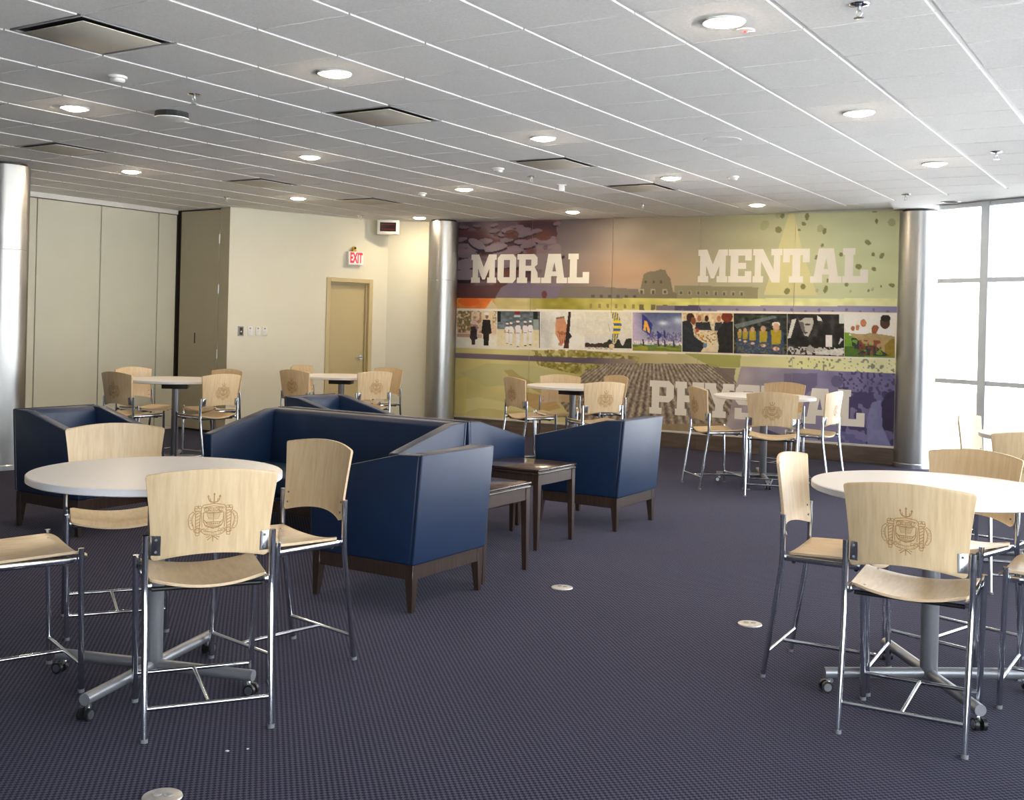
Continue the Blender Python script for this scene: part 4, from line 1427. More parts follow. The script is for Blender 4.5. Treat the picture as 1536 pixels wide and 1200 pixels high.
def ph5(U, V):
    C = ramp(V, [0, 0.25, 0.5, 0.72, 0.8, 0.81, 1], [(76, 86, 120), (104, 112, 146), (130, 134, 164), (160, 154, 178), (186, 176, 186), (88, 116, 84), (104, 116, 44)])
    mixc(C, np.clip(1 - U * 3.2, 0, 1) * (V < 0.8), (186, 168, 192), 0.9)
    mixc(C, np.exp(-((U - 0.63) / 0.1) ** 2 - ((V - 0.27) / 0.06) ** 2), (214, 220, 226), 0.9)
    mixc(C, np.exp(-((U - 0.95) / 0.12) ** 2 - ((V - 0.2) / 0.1) ** 2), (206, 214, 224), 0.8)
    mixc(C, (V > 0.5) & (V < 0.78) & (vnoise(U, V, 0.02, 0.03, 80) > 0.5) & (U > 0.3), (84, 80, 128), 0.75)
    mixc(C, (V > 0.74) & (V < 0.84) & (vnoise(U, V, 0.02, 0.05, 81) > 0.5), (214, 206, 206), 0.9)
    mixc(C, inpoly(U, V, [(0.2, 0.03), (0.30, 0.14), (0.41, 0.3), (0.40, 0.42), (0.36, 0.6), (0.2, 0.46)]), (52, 54, 130))
    mixc(C, inpoly(U, V, [(0.22, 0.46), (0.25, 0.2), (0.30, 0.24), (0.35, 0.42), (0.36, 0.56), (0.31, 0.5), (0.285, 0.34), (0.27, 0.48)]), (222, 164, 60))
    mixc(C, inpoly(U, V, [(0.5, 0.46), (0.61, 0.58), (0.52, 0.72)]), (46, 50, 120))
    mixc(C, inpoly(U, V, [(0.63, 0.46), (0.67, 0.46), (0.69, 0.64), (0.64, 0.64)]), (52, 56, 112))
    for x in (0.2, 0.51, 0.64, 0.82):
        mixc(C, inpoly(U, V, [(x, 0.7), (x + 0.03, 0.7), (x + 0.05, 0.88), (x + 0.01, 0.88)]), (56, 54, 84))
    mixc(C, (V > 0.86) & (vnoise(U, V, 0.2, 0.03, 82) > 0.5), (150, 146, 40), 0.8)
    return C


def ph6(U, V):
    C = ramp(V, [0, 0.3, 0.5, 1], [(206, 180, 140), (196, 182, 156), (188, 172, 140), (160, 140, 112)])
    C += ((vnoise(U, V, 0.05, 0.06, 83) - 0.5) * 60)[..., None]
    for cx in (0.34, 0.48, 0.72):
        mixc(C, inpoly(U, V, [(cx - 0.09, 0.44), (cx - 0.07, 0.24), (cx + 0.06, 0.22), (cx + 0.1, 0.44)]), (46, 50, 56))
        mixc(C, ell(U, V, cx, 0.14, 0.04, 0.08), (164, 104, 74) if cx != 0.48 else (70, 44, 34))
    mixc(C, inpoly(U, V, [(0.25, 0.42), (0.62, 0.44), (0.76, 0.98), (0.34, 0.98)]), (206, 194, 168), 0.85)
    mixc(C, (vnoise(U, V, 0.03, 0.03, 84) > 0.62) & (V > 0.44) & (V < 0.8) & (U > 0.25) & (U < 0.66), (150, 110, 60), 0.9)
    mixc(C, ell(U, V, 0.3, 0.44, 0.03, 0.05), (176, 46, 40))
    mixc(C, ell(U, V, 0.38, 0.58, 0.03, 0.04), (218, 170, 50))
    mixc(C, inpoly(U, V, [(0.0, 0.22), (0.12, 0.18), (0.2, 0.3), (0.24, 0.6), (0.44, 0.78), (0.42, 0.88), (0.36, 1.0), (0.0, 1.0)]), (40, 44, 52))
    mixc(C, ell(U, V, 0.16, 0.12, 0.08, 0.12), (58, 36, 28))
    mixc(C, ell(U, V, 0.22, 0.2, 0.05, 0.1), (128, 70, 50))
    mixc(C, inpoly(U, V, [(0.68, 0.5), (0.82, 0.2), (1.0, 0.2), (1.0, 1.0), (0.7, 1.0), (0.72, 0.8)]), (34, 34, 36))
    mixc(C, ell(U, V, 0.88, 0.09, 0.11, 0.14), (112, 46, 30))
    mixc(C, ell(U, V, 0.45, 0.82, 0.04, 0.06), (96, 122, 150))
    return C


def ph7(U, V):
    C = ramp(vnoise(U, V, 0.06, 0.07, 85), [0, 0.5, 1], [(22, 26, 26), (40, 44, 42), (84, 88, 80)])
    mixc(C, inpoly(U, V, [(0.0, 0.28), (0.75, 0.04), (0.8, 0.1), (0.06, 0.38)]), (110, 124, 126), 0.8)
    for k, (cx, sc) in enumerate(((0.12, 0.55), (0.22, 0.65), (0.36, 0.8), (0.56, 0.95), (0.80, 1.2))):
        yb = 0.5 + 0.04 * sc
        mixc(C, inpoly(U, V, [(cx - 0.11 * sc, yb - 0.1 * sc), (cx + 0.11 * sc, yb - 0.1 * sc), (cx + 0.13 * sc, 0.98), (cx - 0.13 * sc, 0.98)]), (52, 74, 104), 0.9)
        mixc(C, inpoly(U, V, [(cx - 0.08 * sc, yb - 0.12 * sc), (cx + 0.08 * sc, yb - 0.12 * sc), (cx + 0.07 * sc, yb + 0.16 * sc), (cx - 0.07 * sc, yb + 0.18 * sc)]), (160, 142, 38))
        mixc(C, ell(U, V, cx, yb - 0.17 * sc, 0.05 * sc, 0.08 * sc), (178, 144, 122))
        mixc(C, ell(U, V, cx, yb + 0.26 * sc, 0.05 * sc, 0.04 * sc), (204, 166, 148))
    mixc(C, ell(U, V, 0.80, 0.26, 0.075, 0.06), (206, 204, 200))
    mixc(C, ell(U, V, 0.80, 0.31, 0.055, 0.08), (190, 156, 132))
    mixc(C, (vnoise(U, V, 0.03, 0.04, 86) > 0.6) & (V > 0.72), (120, 100, 56), 0.6)
    return C


def ph8(U, V):
    C = ramp(vnoise(U, V, 0.1, 0.1, 87), [0, 0.6, 1], [(22, 22, 22), (36, 36, 36), (74, 72, 70)])
    mixc(C, inpoly(U, V, [(0.08, 0.14), (0.16, 0.12), (0.06, 0.58), (0.0, 0.6)]), (190, 190, 184))
    mixc(C, inpoly(U, V, [(0.20, 0.16), (0.28, 0.08), (0.44, 0.04), (0.47, 0.2), (0.44, 0.36), (0.37, 0.54), (0.31, 0.52), (0.25, 0.36)]), (172, 170, 164))
    mixc(C, inpoly(U, V, [(0.18, 0.0), (0.46, 0.0), (0.48, 0.08), (0.30, 0.10), (0.22, 0.18)]), (38, 36, 34))
    mixc(C, inpoly(U, V, [(0.20, 0.18), (0.29, 0.2), (0.33, 0.5), (0.26, 0.42)]), (82, 78, 76), 0.85)
    mixc(C, ell(U, V, 0.36, 0.25, 0.05, 0.025) | ell(U, V, 0.33, 0.45, 0.04, 0.02), (66, 62, 60))
    mixc(C, inpoly(U, V, [(0.53, 0.02), (0.6, 0.1), (0.62, 0.17), (0.54, 0.16)]), (206, 206, 200))
    mixc(C, (U > 0.68) & (U < 0.79) & (V > 0.5) & (V < 0.78), (216, 208, 208))
    mixc(C, inpoly(U, V, [(0.94, 0.56), (0.99, 0.6), (0.9, 0.72)]), (200, 204, 208))
    mixc(C, (vnoise(U, V, 0.03, 0.05, 88) > 0.5) & (V > 0.80) & (V < 0.98), (190, 188, 184), 0.9)
    mixc(C, inpoly(U, V, [(0.4, 0.92), (0.98, 0.8), (1.0, 0.92), (0.9, 0.99)]), (206, 204, 200), 0.9)
    mixc(C, inpoly(U, V, [(0.32, 0.86), (0.40, 0.74), (0.50, 0.84), (0.44, 0.94)]), (150, 148, 142))
    mixc(C, (U > 0.92) & (V < 0.22), (200, 204, 200))
    return C


def ph9(U, V):
    C = ramp(V, [0, 0.42, 0.44, 1], [(214, 214, 208), (212, 212, 206), (110, 152, 52), (96, 140, 44)])
    mixc(C, (V > 0.76) & (U < 0.4), (56, 84, 36), 0.7)
    for cx, cy, r_, colr in ((0.17, 0.33, 0.04, (150, 96, 66)), (0.27, 0.31, 0.045, (176, 118, 84)), (0.38, 0.2, 0.06, (176, 116, 84)), (0.62, 0.36, 0.08, (142, 84, 58)), (0.81, 0.18, 0.10, (74, 50, 40))):
        mixc(C, inpoly(U, V, [(cx - r_ * 1.2, cy + r_ * 1.2), (cx + r_ * 1.5, cy + r_ * 1.2), (cx + r_ * 2, 0.5), (cx - r_ * 2, 0.5)]), (216, 216, 222))
        mixc(C, ell(U, V, cx, cy, r_, r_ * 1.5), colr)
    mixc(C, ell(U, V, 0.82, 0.08, 0.1, 0.08), (34, 30, 30))
    mixc(C, inpoly(U, V, [(0.10, 0.44), (0.3, 0.46), (0.6, 0.44), (1.0, 0.5), (1.0, 0.92), (0.84, 0.92), (0.62, 0.72), (0.34, 0.66), (0.14, 0.5)]), (158, 138, 98))
    mixc(C, (U > 0.8) & (V > 0.56) & (V < 0.98) & (U + V > 1.5), (128, 110, 30), 0.9)
    mixc(C, inpoly(U, V, [(0.14, 0.56), (0.24, 0.56), (0.4, 0.74), (0.6, 0.72), (0.9, 0.96), (0.3, 0.97), (0.16, 0.8)]) & (vnoise(U, V, 0.06, 0.07, 89) > 0.28), (46, 54, 58))
    mixc(C, (vnoise(U, V, 0.04, 0.06, 90) > 0.6) & (V > 0.6) & (V < 0.95) & (U > 0.3) & (U < 0.75), (128, 58, 44), 0.85)
    return C


for x0, x1, fn in ((686, 745.5, ph1), (746.5, 810.5, ph2), (811.5, 877.5, ph3), (878, 948, ph4), (949.5, 1023, ph5), (1024, 1100.5, ph6), (1101, 1181, ph7), (1181.5, 1266.5, ph8), (1267, 1342.5, ph9)):
    top = lambda X: 466.2 + (X - 688) * 0.0095
    bot = lambda X: 518.4 + (X - 688) * 0.0284
    cs = [np.array(wall_coords(x0, top(x0))), np.array(wall_coords(x1, top(x1))), np.array(wall_coords(x1, bot(x1))), np.array(wall_coords(x0, bot(x0)))]
    nu, nv = 90, 72
    U, V = np.meshgrid(np.linspace(0, 1, nu), np.linspace(0, 1, nv))
    Q = (cs[0][None, None] * ((1 - U) * (1 - V))[..., None] + cs[1] * (U * (1 - V))[..., None] + cs[2] * (U * V)[..., None] + cs[3] * ((1 - U) * V)[..., None])
    C = fn(U, V)
    C = np.clip(C + ((vnoise(U, V, 0.022, 0.026, 95) - 0.5) * 13 + (vnoise(U, V, 0.06, 0.07, 96) - 0.5) * 10)[..., None], 6, 250)
    P = np.stack([Q[..., 0], np.full_like(U, -0.0135), Q[..., 1]], -1)
    ink_mesh('photo_print', P, C, 0.0012, mural)

# ------------------------------------------------------------------ cafe stool-height chair
BB_Z, BT_Z = 0.641, 0.963


def back_hw(v):
    hw = 0.214 + 0.029 * v ** 1.7
    r = 0.05
    for d in (v, 1 - v):
        if d < r:
            q = 1 - d / r
            hw -= 0.016 * (1 - math.sqrt(max(0, 1 - q * q)))
    return hw


def back_pt(u, v, off=0.0):
    zb = BB_Z + 0.028 * (1 - u * u)
    zt = BT_Z + 0.022 * (1 - u * u)
    y = -0.160 - 0.031 * v - 0.046 * (1 - u * u)
    return Vector((u * back_hw(v), y + off, zb + (zt - zb) * v))


def back_at(x, z, off):
    v = (z - BB_Z) / (BT_Z - BB_Z)
    for _ in range(4):
        vv = min(max(v, 0), 1)
        u = x / back_hw(vv)
        zb = BB_Z + 0.028 * (1 - u * u)
        zt = BT_Z + 0.022 * (1 - u * u)
        v = (z - zb) / (zt - zb)
    vv = min(max(v, 0), 1)
    u = x / back_hw(vv)
    return Vector((x, -0.160 - 0.031 * v - 0.046 * (1 - u * u) + off, z))


def sheet(fn_top, fn_bot, us, vs):
    """closed plywood sheet from two surfaces; faces on the rim get material 1"""
    mb = MB()
    nu, nv = len(us), len(vs)
    A = [fn_top(u, v) for v in vs for u in us]
    B = [fn_bot(u, v) for v in vs for u in us]
    fs = []
    for j in range(nv - 1):
        for i in range(nu - 1):
            a, b_, c, d = j * nu + i, j * nu + i + 1, (j + 1) * nu + i + 1, (j + 1) * nu + i
            fs.append((a, b_, c, d))
            fs.append((nu * nv + a, nu * nv + d, nu * nv + c, nu * nv + b_))
    mb.add(A + B, fs, 0)
    o = nu * nv
    rim = [i for i in range(nu)] + [j * nu + nu - 1 for j in range(1, nv)] + [(nv - 1) * nu + i for i in range(nu - 2, -1, -1)] + [j * nu for j in range(nv - 2, 0, -1)]
    ef = []
    for k in range(len(rim)):
        a, b_ = rim[k], rim[(k + 1) % len(rim)]
        ef.append((a, o + a, o + b_, b_))
    mb.f.extend(ef)
    mb.mi.extend([1] * len(ef))
    return mb


def seat_pt(u, v, off=0.0):
    hw = 0.213 + 0.008 * v
    for d in (v, 1 - v):
        if d < 0.06:
            q = 1 - d / 0.06
            hw -= 0.02 * (1 - math.sqrt(max(0, 1 - q * q)))
    y = -0.148 + 0.383 * v - 0.022 * (1 - u * u) * (1 - v) + 0.014 * (1 - u * u) * v
    z = 0.568 + 0.013 * v - 0.035 * (1 - u * u) * (0.75 + 0.25 * math.sin(math.pi * v))
    if v > 0.86:
        z -= 0.022 * ((v - 0.86) / 0.14) ** 2
    return Vector((u * hw, y, z + off))


def crest_mesh():
    mb = MB()

    def ribbon(pts, wd=0.0017):
        wd *= 1.45
        P = []
        for i in range(len(pts) - 1):
            a, b_ = Vector(pts[i]), Vector(pts[i + 1])
            n = max(1, int((b_ - a).length / 0.012))
            for k in range(n):
                P.append(a + (b_ - a) * (k / n))
        P.append(Vector(pts[-1]))
        vs, fs = [], []
        for i, p in enumerate(P):
            t = (P[min(i + 1, len(P) - 1)] - P[max(i - 1, 0)])
            t = t.normalized() if t.length else Vector((1, 0))
            nn = Vector((-t.y, t.x)) * wd / 2
            for q in (p + nn, p - nn):
                vs.append(back_at(q.x, 0.802 + q.y, -0.0068))
            if i:
                fs.append((2 * i - 2, 2 * i, 2 * i + 1, 2 * i - 1))
        mb.add(vs, fs)

    def area(pts):
        mb.add([back_at(x, 0.802 + y, -0.0067) for x, y in pts], [tuple(range(len(pts)))])

    def arc(cx, cy, rx, ry, a0, a1, n=14, wd=0.0017):
        ribbon([(cx + rx * math.cos(math.radians(a0 + (a1 - a0) * k / n)), cy + ry * math.sin(math.radians(a0 + (a1 - a0) * k / n))) for k in range(n + 1)], wd)

    def word(s, cx, cy, rx, ry, a_mid, step, size, flip):
        for k, ch in enumerate(s):
            a = a_mid + (k - (len(s) - 1) / 2) * step
            vs, fs = text_mesh(ch, size)
            ar = math.radians(a)
            px_, py_ = cx + rx * math.cos(ar), cy + ry * math.sin(ar)
            rot = ar + (math.pi / 2 if flip else -math.pi / 2)
            c, s_ = math.cos(rot), math.sin(rot)
            mb.add([back_at(px_ + v[0] * c - v[1] * s_, 0.802 + py_ + v[0] * s_ + v[1] * c, -0.0068) for v in vs], fs)

    # trident head
    ribbon([(-0.021, 0.078), (-0.018, 0.066), (-0.012, 0.060), (0, 0.058), (0.012, 0.060), (0.018, 0.066), (0.021, 0.078)], 0.0028)
    ribbon([(0, 0.052), (0, 0.086)], 0.003)
    for x, y in ((-0.021, 0.078), (0.021, 0.078), (0, 0.086)):
        area([(x - 0.005, y), (x + 0.005, y), (x, y + 0.009)])
    ribbon([(-0.014, 0.073), (-0.012, 0.063)], 0.002)
    ribbon([(0.014, 0.073), (0.012, 0.063)], 0.002)
    # scroll under the trident, two open books
    ribbon([(-0.043, 0.040), (-0.038, 0.048), (0, 0.054), (0.038, 0.048), (0.043, 0.040)], 0.0022)
    ribbon([(-0.040, 0.036), (-0.034, 0.040), (0, 0.045), (0.034, 0.040), (0.040, 0.036)], 0.0016)
    for sx_ in (-1, 1):
        ribbon([(sx_ * 0.001, 0.025), (sx_ * 0.001, 0.037), (sx_ * 0.016, 0.040), (sx_ * 0.032, 0.036), (sx_ * 0.034, 0.025), (sx_ * 0.016, 0.028), (sx_ * 0.001, 0.025)], 0.0016)
        for q in range(4):
            ribbon([(sx_ * (0.005 + 0.007 * q), 0.029), (sx_ * (0.009 + 0.007 * q), 0.037)], 0.0014)
        # torches either side
        x = sx_ * 0.056
        ribbon([(x - 0.007, -0.038), (x + 0.007, -0.038), (x + 0.009, 0.026), (x - 0.009, 0.026), (x - 0.007, -0.038)], 0.0022)
        for q in range(5):
            ribbon([(x - 0.007, -0.034 + 0.012 * q), (x + 0.007, -0.026 + 0.012 * q)], 0.0018)
        ribbon([(x - 0.012, 0.026), (x - 0.012, 0.040), (x - 0.004, 0.034), (x, 0.048), (x + 0.004, 0.034), (x + 0.012, 0.040), (x + 0.012, 0.026), (x - 0.012, 0.026)], 0.0024)
        arc(x, -0.047, 0.009, 0.009, 0, 360, 12, 0.0024)
        ribbon([(x - 0.008, -0.056), (x + 0.008, -0.056), (x + 0.005, -0.066), (x - 0.005, -0.066), (x - 0.008, -0.056)], 0.002)
        # ribbons of the motto
        ribbon([(sx_ * 0.074, 0.024), (sx_ * 0.086, 0.012), (sx_ * 0.090, -0.006), (sx_ * 0.088, -0.028), (sx_ * 0.078, -0.044)], 0.0018)
        ribbon([(sx_ * 0.068, 0.018), (sx_ * 0.074, 0.008), (sx_ * 0.077, -0.006), (sx_ * 0.075, -0.026), (sx_ * 0.068, -0.040)], 0.0018)
        ribbon([(sx_ * 0.074, 0.024), (sx_ * 0.068, 0.018)], 0.0018)
        ribbon([(sx_ * 0.078, -0.044), (sx_ * 0.068, -0.040)], 0.0018)
        ribbon([(sx_ * 0.040, -0.036), (sx_ * 0.044, 0.022)], 0.0018)
        for (ax_, ay_, ar_) in ((0.050, 0.040, 0.006), (0.062, 0.040, 0.006), (0.048, -0.044, 0.006), (0.064, -0.048, 0.006), (0.036, -0.046, 0.007), (0.022, -0.046, 0.005), (0.026, 0.031, 0.009), (0.012, 0.031, 0.006)):
            arc(sx_ * ax_, ay_, ar_, ar_ * 0.9, 20, 330, 9, 0.0015)
    word('USNAVAL'[::1], 0, -0.008, -0.0825, 0.040, 0, -13.5, 0.0115, False)
    word('ACADEMY', 0, -0.008, 0.0825, 0.040, 0, -13.5, 0.0115, False)
    # shield with a galley and waves
    ribbon([(-0.037, 0.020), (0.037, 0.020), (0.036, -0.014), (0.028, -0.030), (0, -0.040), (-0.028, -0.030), (-0.036, -0.014), (-0.037, 0.020)], 0.0024)
    ribbon([(-0.024, 0.016), (0.024, 0.016), (0.017, -0.004), (-0.017, -0.004), (-0.024, 0.016)], 0.0016)
    ribbon([(0, 0.020), (0, -0.014)], 0.0018)
    for q in range(4):
        ribbon([(-0.020 + 0.0012 * q, 0.012 - 0.004 * q), (0.020 - 0.0012 * q, 0.012 - 0.004 * q)], 0.001)
    ribbon([(-0.034, -0.008), (-0.026, -0.016), (0.026, -0.016), (0.034, -0.008), (0.022, -0.023), (-0.022, -0.023), (-0.034, -0.008)], 0.002)
    for q in range(7):
        ribbon([(-0.021 + 0.007 * q, -0.016), (-0.024 + 0.008 * q, -0.023)], 0.0013)
    for k in range(3):
        ribbon([(-0.030 + 0.004 * k, -0.029 - 0.004 * k), (-0.010, -0.027 - 0.004 * k), (0.010, -0.030 - 0.004 * k), (0.030 - 0.004 * k, -0.028 - 0.004 * k)], 0.0016)
    # lower scroll
    ribbon([(-0.044, -0.052), (-0.030, -0.062), (0, -0.068), (0.030, -0.062), (0.044, -0.052)], 0.0018)
    ribbon([(-0.040, -0.042), (-0.028, -0.050), (0, -0.055), (0.028, -0.050), (0.040, -0.042)], 0.0018)
    ribbon([(-0.044, -0.052), (-0.040, -0.042)], 0.0018)
    ribbon([(0.044, -0.052), (0.040, -0.042)], 0.0018)
    word('SCIENTIA', 0, 0.02, 0.082, 0.082, -90, 5.6, 0.0098, True)
    ribbon([(-0.020, -0.084), (-0.008, -0.074), (0, -0.070), (0.008, -0.074), (0.020, -0.084)], 0.0022)
    ribbon([(0, -0.070), (0, -0.090)], 0.002)
    ribbon([(-0.012, -0.070), (-0.024, -0.074)], 0.002)
    ribbon([(0.012, -0.070), (0.024, -0.074)], 0.002)
    return mb


def make_chair():
    t = thing('cafe_chair', 'chair', 'chair', (0, 0, 0), 0, None)
    us = [-1 + 2 * i / 20 for i in range(21)]
    vs = [0, 0.008, 0.02, 0.035, 0.05] + [0.05 + 0.9 * k / 10 for k in range(1, 11)] + [0.965, 0.98, 0.992, 1.0]
    mb = sheet(lambda u, v: back_pt(u, v, -0.006), lambda u, v: back_pt(u, v, 0.006), us, vs)
    back = part('backrest', mb, [M['birch'], M['plywood_edge']], t, angle=50)
    cr = link('crest', crest_mesh().mesh('crest', M['crest'], smooth=False), back)
    tag(cr, 'burnt tan crest with trident, shield and lettering')
    mb = sheet(lambda u, v: seat_pt(u, v, -0.011), lambda u, v: seat_pt(u, v, 0.0), us, [0, 0.01, 0.03, 0.06] + [0.06 + 0.8 * k / 10 for k in range(1, 11)] + [0.9, 0.94, 0.97, 0.99, 1.0])
    seat = part('seat', mb, [M['birch'], M['plywood_edge']], t, angle=50)
    mb = MB()
    for x in (-0.17, 0.17):
        for v in (0.12, 0.86):
            p = seat_pt(x / 0.217, v)
            mb.lathe([(0.001, 0.0022), (0.005, 0.0018), (0.0062, 0.0)][::-1], 10, p)
    link('seat_screws', mb.mesh('seat_screws', M['steel']), seat)['kind'] = 'stuff'
    for s in (-1, 1):
        mb = MB()
        mb.tube([(s * 0.228, -0.240, 0.010), (s * 0.2295, -0.181, 0.40), (s * 0.2305, -0.170, 0.48), (s * 0.2315, -0.1645, 0.53), (s * 0.232, -0.163, 0.57), (s * 0.232, -0.163, 0.736), ], 0.0122, 14)
        lg = part('leg', mb, M['chrome'], t)
        mb = MB()
        mb.tube([(s * 0.228, -0.2415, 0.0), (s * 0.228, -0.240, 0.014)], 0.0138, 12)
        link('foot_glide', mb.mesh('foot_glide', M['rubber']), lg)
        mb = MB()
        mb.tube([(s * 0.226, 0.215, 0.010), (s * 0.237, 0.199, 0.592)], 0.0122, 14)
        lg = part('leg', mb, M['chrome'], t)
        mb = MB()
        mb.tube([(s * 0.226, 0.2153, 0.0), (s * 0.226, 0.215, 0.014)], 0.0138, 12)
        link('foot_glide', mb.mesh('foot_glide', M['rubber']), lg)
        mb = MB()
        mb.prism([(s * 0.205, -0.162), (s * 0.228, -0.162), (s * 0.232, 0.186), (s * 0.209, 0.186)][::s], 'z', 0.530, 0.556)
        part('seat_rail', mb, M['chrome'], t, bevel=0.005)
        mb = MB()
        x0 = s * 0.198
        a = back_at(x0 - 0.017, 0.66, -0.0066).y
        b_ = back_at(x0 + 0.017, 0.66, -0.0066).y
        lean = back_at(x0, 0.735, 0).y - back_at(x0, 0.66, 0).y
        mb.add([(x0 - 0.017, a - 0.003, 0.662), (x0 + 0.017, b_ - 0.003, 0.662), (x0 + 0.017, b_, 0.662), (x0 - 0.017, a, 0.662),
                (x0 - 0.017, a - 0.003 + lean, 0.737), (x0 + 0.017, b_ - 0.003 + lean, 0.737), (x0 + 0.017, b_ + lean, 0.737), (x0 - 0.017, a + lean, 0.737)],
               [(0, 3, 2, 1), (4, 5, 6, 7), (0, 1, 5, 4), (1, 2, 6, 5), (2, 3, 7, 6), (3, 0, 4, 7)])
        br = part('bracket', mb, M['steel'], t, bevel=0.001, bseg=1)
        for z in (0.676, 0.722):
            y = back_at(x0, z, 0).y
            mb = MB()
            mb.tube([(x0, y - 0.0125, z), (x0, y + 0.008, z)], 0.0052, 8)
            link('screw', mb.mesh('screw', M['rubber']), br)
    for y in (-0.2225, 0.2118):
        mb = MB()
        mb.tube([(-0.2275, y, 0.115), (0.2275, y, 0.115)], 0.0085, 12)
        part('stretcher', mb, M['chrome'], t)
    mb = MB()
    mb.tube([(0, -0.2145, 0.115), (0, 0.204, 0.115)], 0.0085, 12)
    part('stretcher', mb, M['chrome'], t)
    for y in (0.15, -0.12):
        mb = MB()
        mb.tube([(-0.204, y, 0.526), (0.204, y, 0.526)], 0.009, 10)
        part('seat_support', mb, M['black'], t)
    return t


CHAIRS = [
    ('A1', -3.271, 2.990, 0.966, 'nearest chair on the left, crest toward the viewer, at the big left table'),
    ('A2', -3.508, 3.673, 2.964, 'chair in front of the navy sofa, turned toward the big left table'),
    ('A3', -4.563, 3.595, -2.165, 'chair behind the big left table, facing the viewer'),
    ('A4', -4.129, 2.748, -0.341, 'chair cut off by the left edge, only seat and front legs in view'),
    ('B1', -0.939, 4.523, 0.053, 'nearest chair on the right, crest toward the viewer, at the bright right table'),
    ('B2', -1.398, 5.005, -1.528, 'chair seen from its side, pulled to the bright right table from the open floor'),
    ('B3', -0.991, 5.624, 2.840, 'chair behind the bright right table with its back toward the right column'),
    ('B4', -0.457, 5.182, 1.540, 'chair cut off by the right edge, only seat corner and front legs in view'),
    ('C1', -9.120, 7.343, -0.034, 'shaded chair with crest at the far table by the folding partition'),
    ('C2', -9.706, 7.969, -1.577, 'chair half behind the shaded chair, against the folding partition'),
    ('C3', -8.512, 7.791, 1.509, 'bright chair with crest at the partition table, beside the pocket door'),
    ('C4', -9.060, 8.360, 3.136, 'orange tinted chair peeking out behind the crest chair at the partition table'),
    ('D1', -8.621, 9.345, -0.069, 'dark shaded chair with crest, at the table before the tan door'),
    ('D2', -9.289, 10.209, -1.415, 'chair mostly hidden behind the dark shaded chair, before the cream wall'),
    ('D3', -8.131, 9.788, 1.299, 'bright chair with crest at the table before the tan door'),
    ('D4', -8.515, 10.482, 3.055, 'orange tinted chair behind the bright crest chair, by the tan door'),
    ('E1', -6.204, 10.254, -0.500, 'chair seen from its side at the table before the mural, nearest the middle column'),
    ('E2', -6.239, 10.960, -2.723, 'chair facing the viewer behind the table before the mural'),
    ('E3', -5.390, 10.259, 0.969, 'pale chair with crest above the right navy armchair, before the mural'),
    ('E4', -5.951, 11.499, 2.659, 'chair partly hidden behind the pale crest chair, before the mural'),
    ('F1', -4.076, 10.315, -0.784, 'chair seen from its side in front of the word PHYSICAL'),
    ('F2', -3.424, 10.136, 0.278, 'chair with crest toward the viewer in front of the word PHYSICAL'),
    ('F3', -3.943, 11.831, 3.105, 'chair on the mural side of the table in front of the word PHYSICAL'),
    ('F4', -3.202, 10.721, 1.511, 'light edged chair in front of the last letters of PHYSICAL'),
    ('G1', -1.221, 8.468, -1.721, 'pale chair against the bright window beside the far right table'),
    ('G2', -0.904, 7.430, 0.35, 'backlit brown chair at the far right table, cut by the right edge'),
]
GNAME = {'A': 'chairs at the big left table', 'B': 'chairs at the bright right table', 'C': 'chairs at the partition table', 'D': 'chairs at the table by the tan door',
         'E': 'chairs at the table before the mural', 'F': 'chairs at the table in front of PHYSICAL', 'G': 'chairs at the far right table'}
chair0 = make_chair()
ct = tree_of(chair0)
for k, (nm, x, y, th, lab) in enumerate(CHAIRS):
    lab = 'birch plywood and chrome ' + lab
    if len(lab.split()) > 16:
        lab = lab.replace('birch plywood and chrome ', 'birch ')
    if k == 0:
        chair0.location = (x, y, 0)
        chair0.rotation_euler = (0, 0, th)
        chair0['label'] = lab
        chair0['group'] = GNAME[nm[0]]
    else:
        dup(chair0, (x, y, 0), th, lab, GNAME[nm[0]], ct)


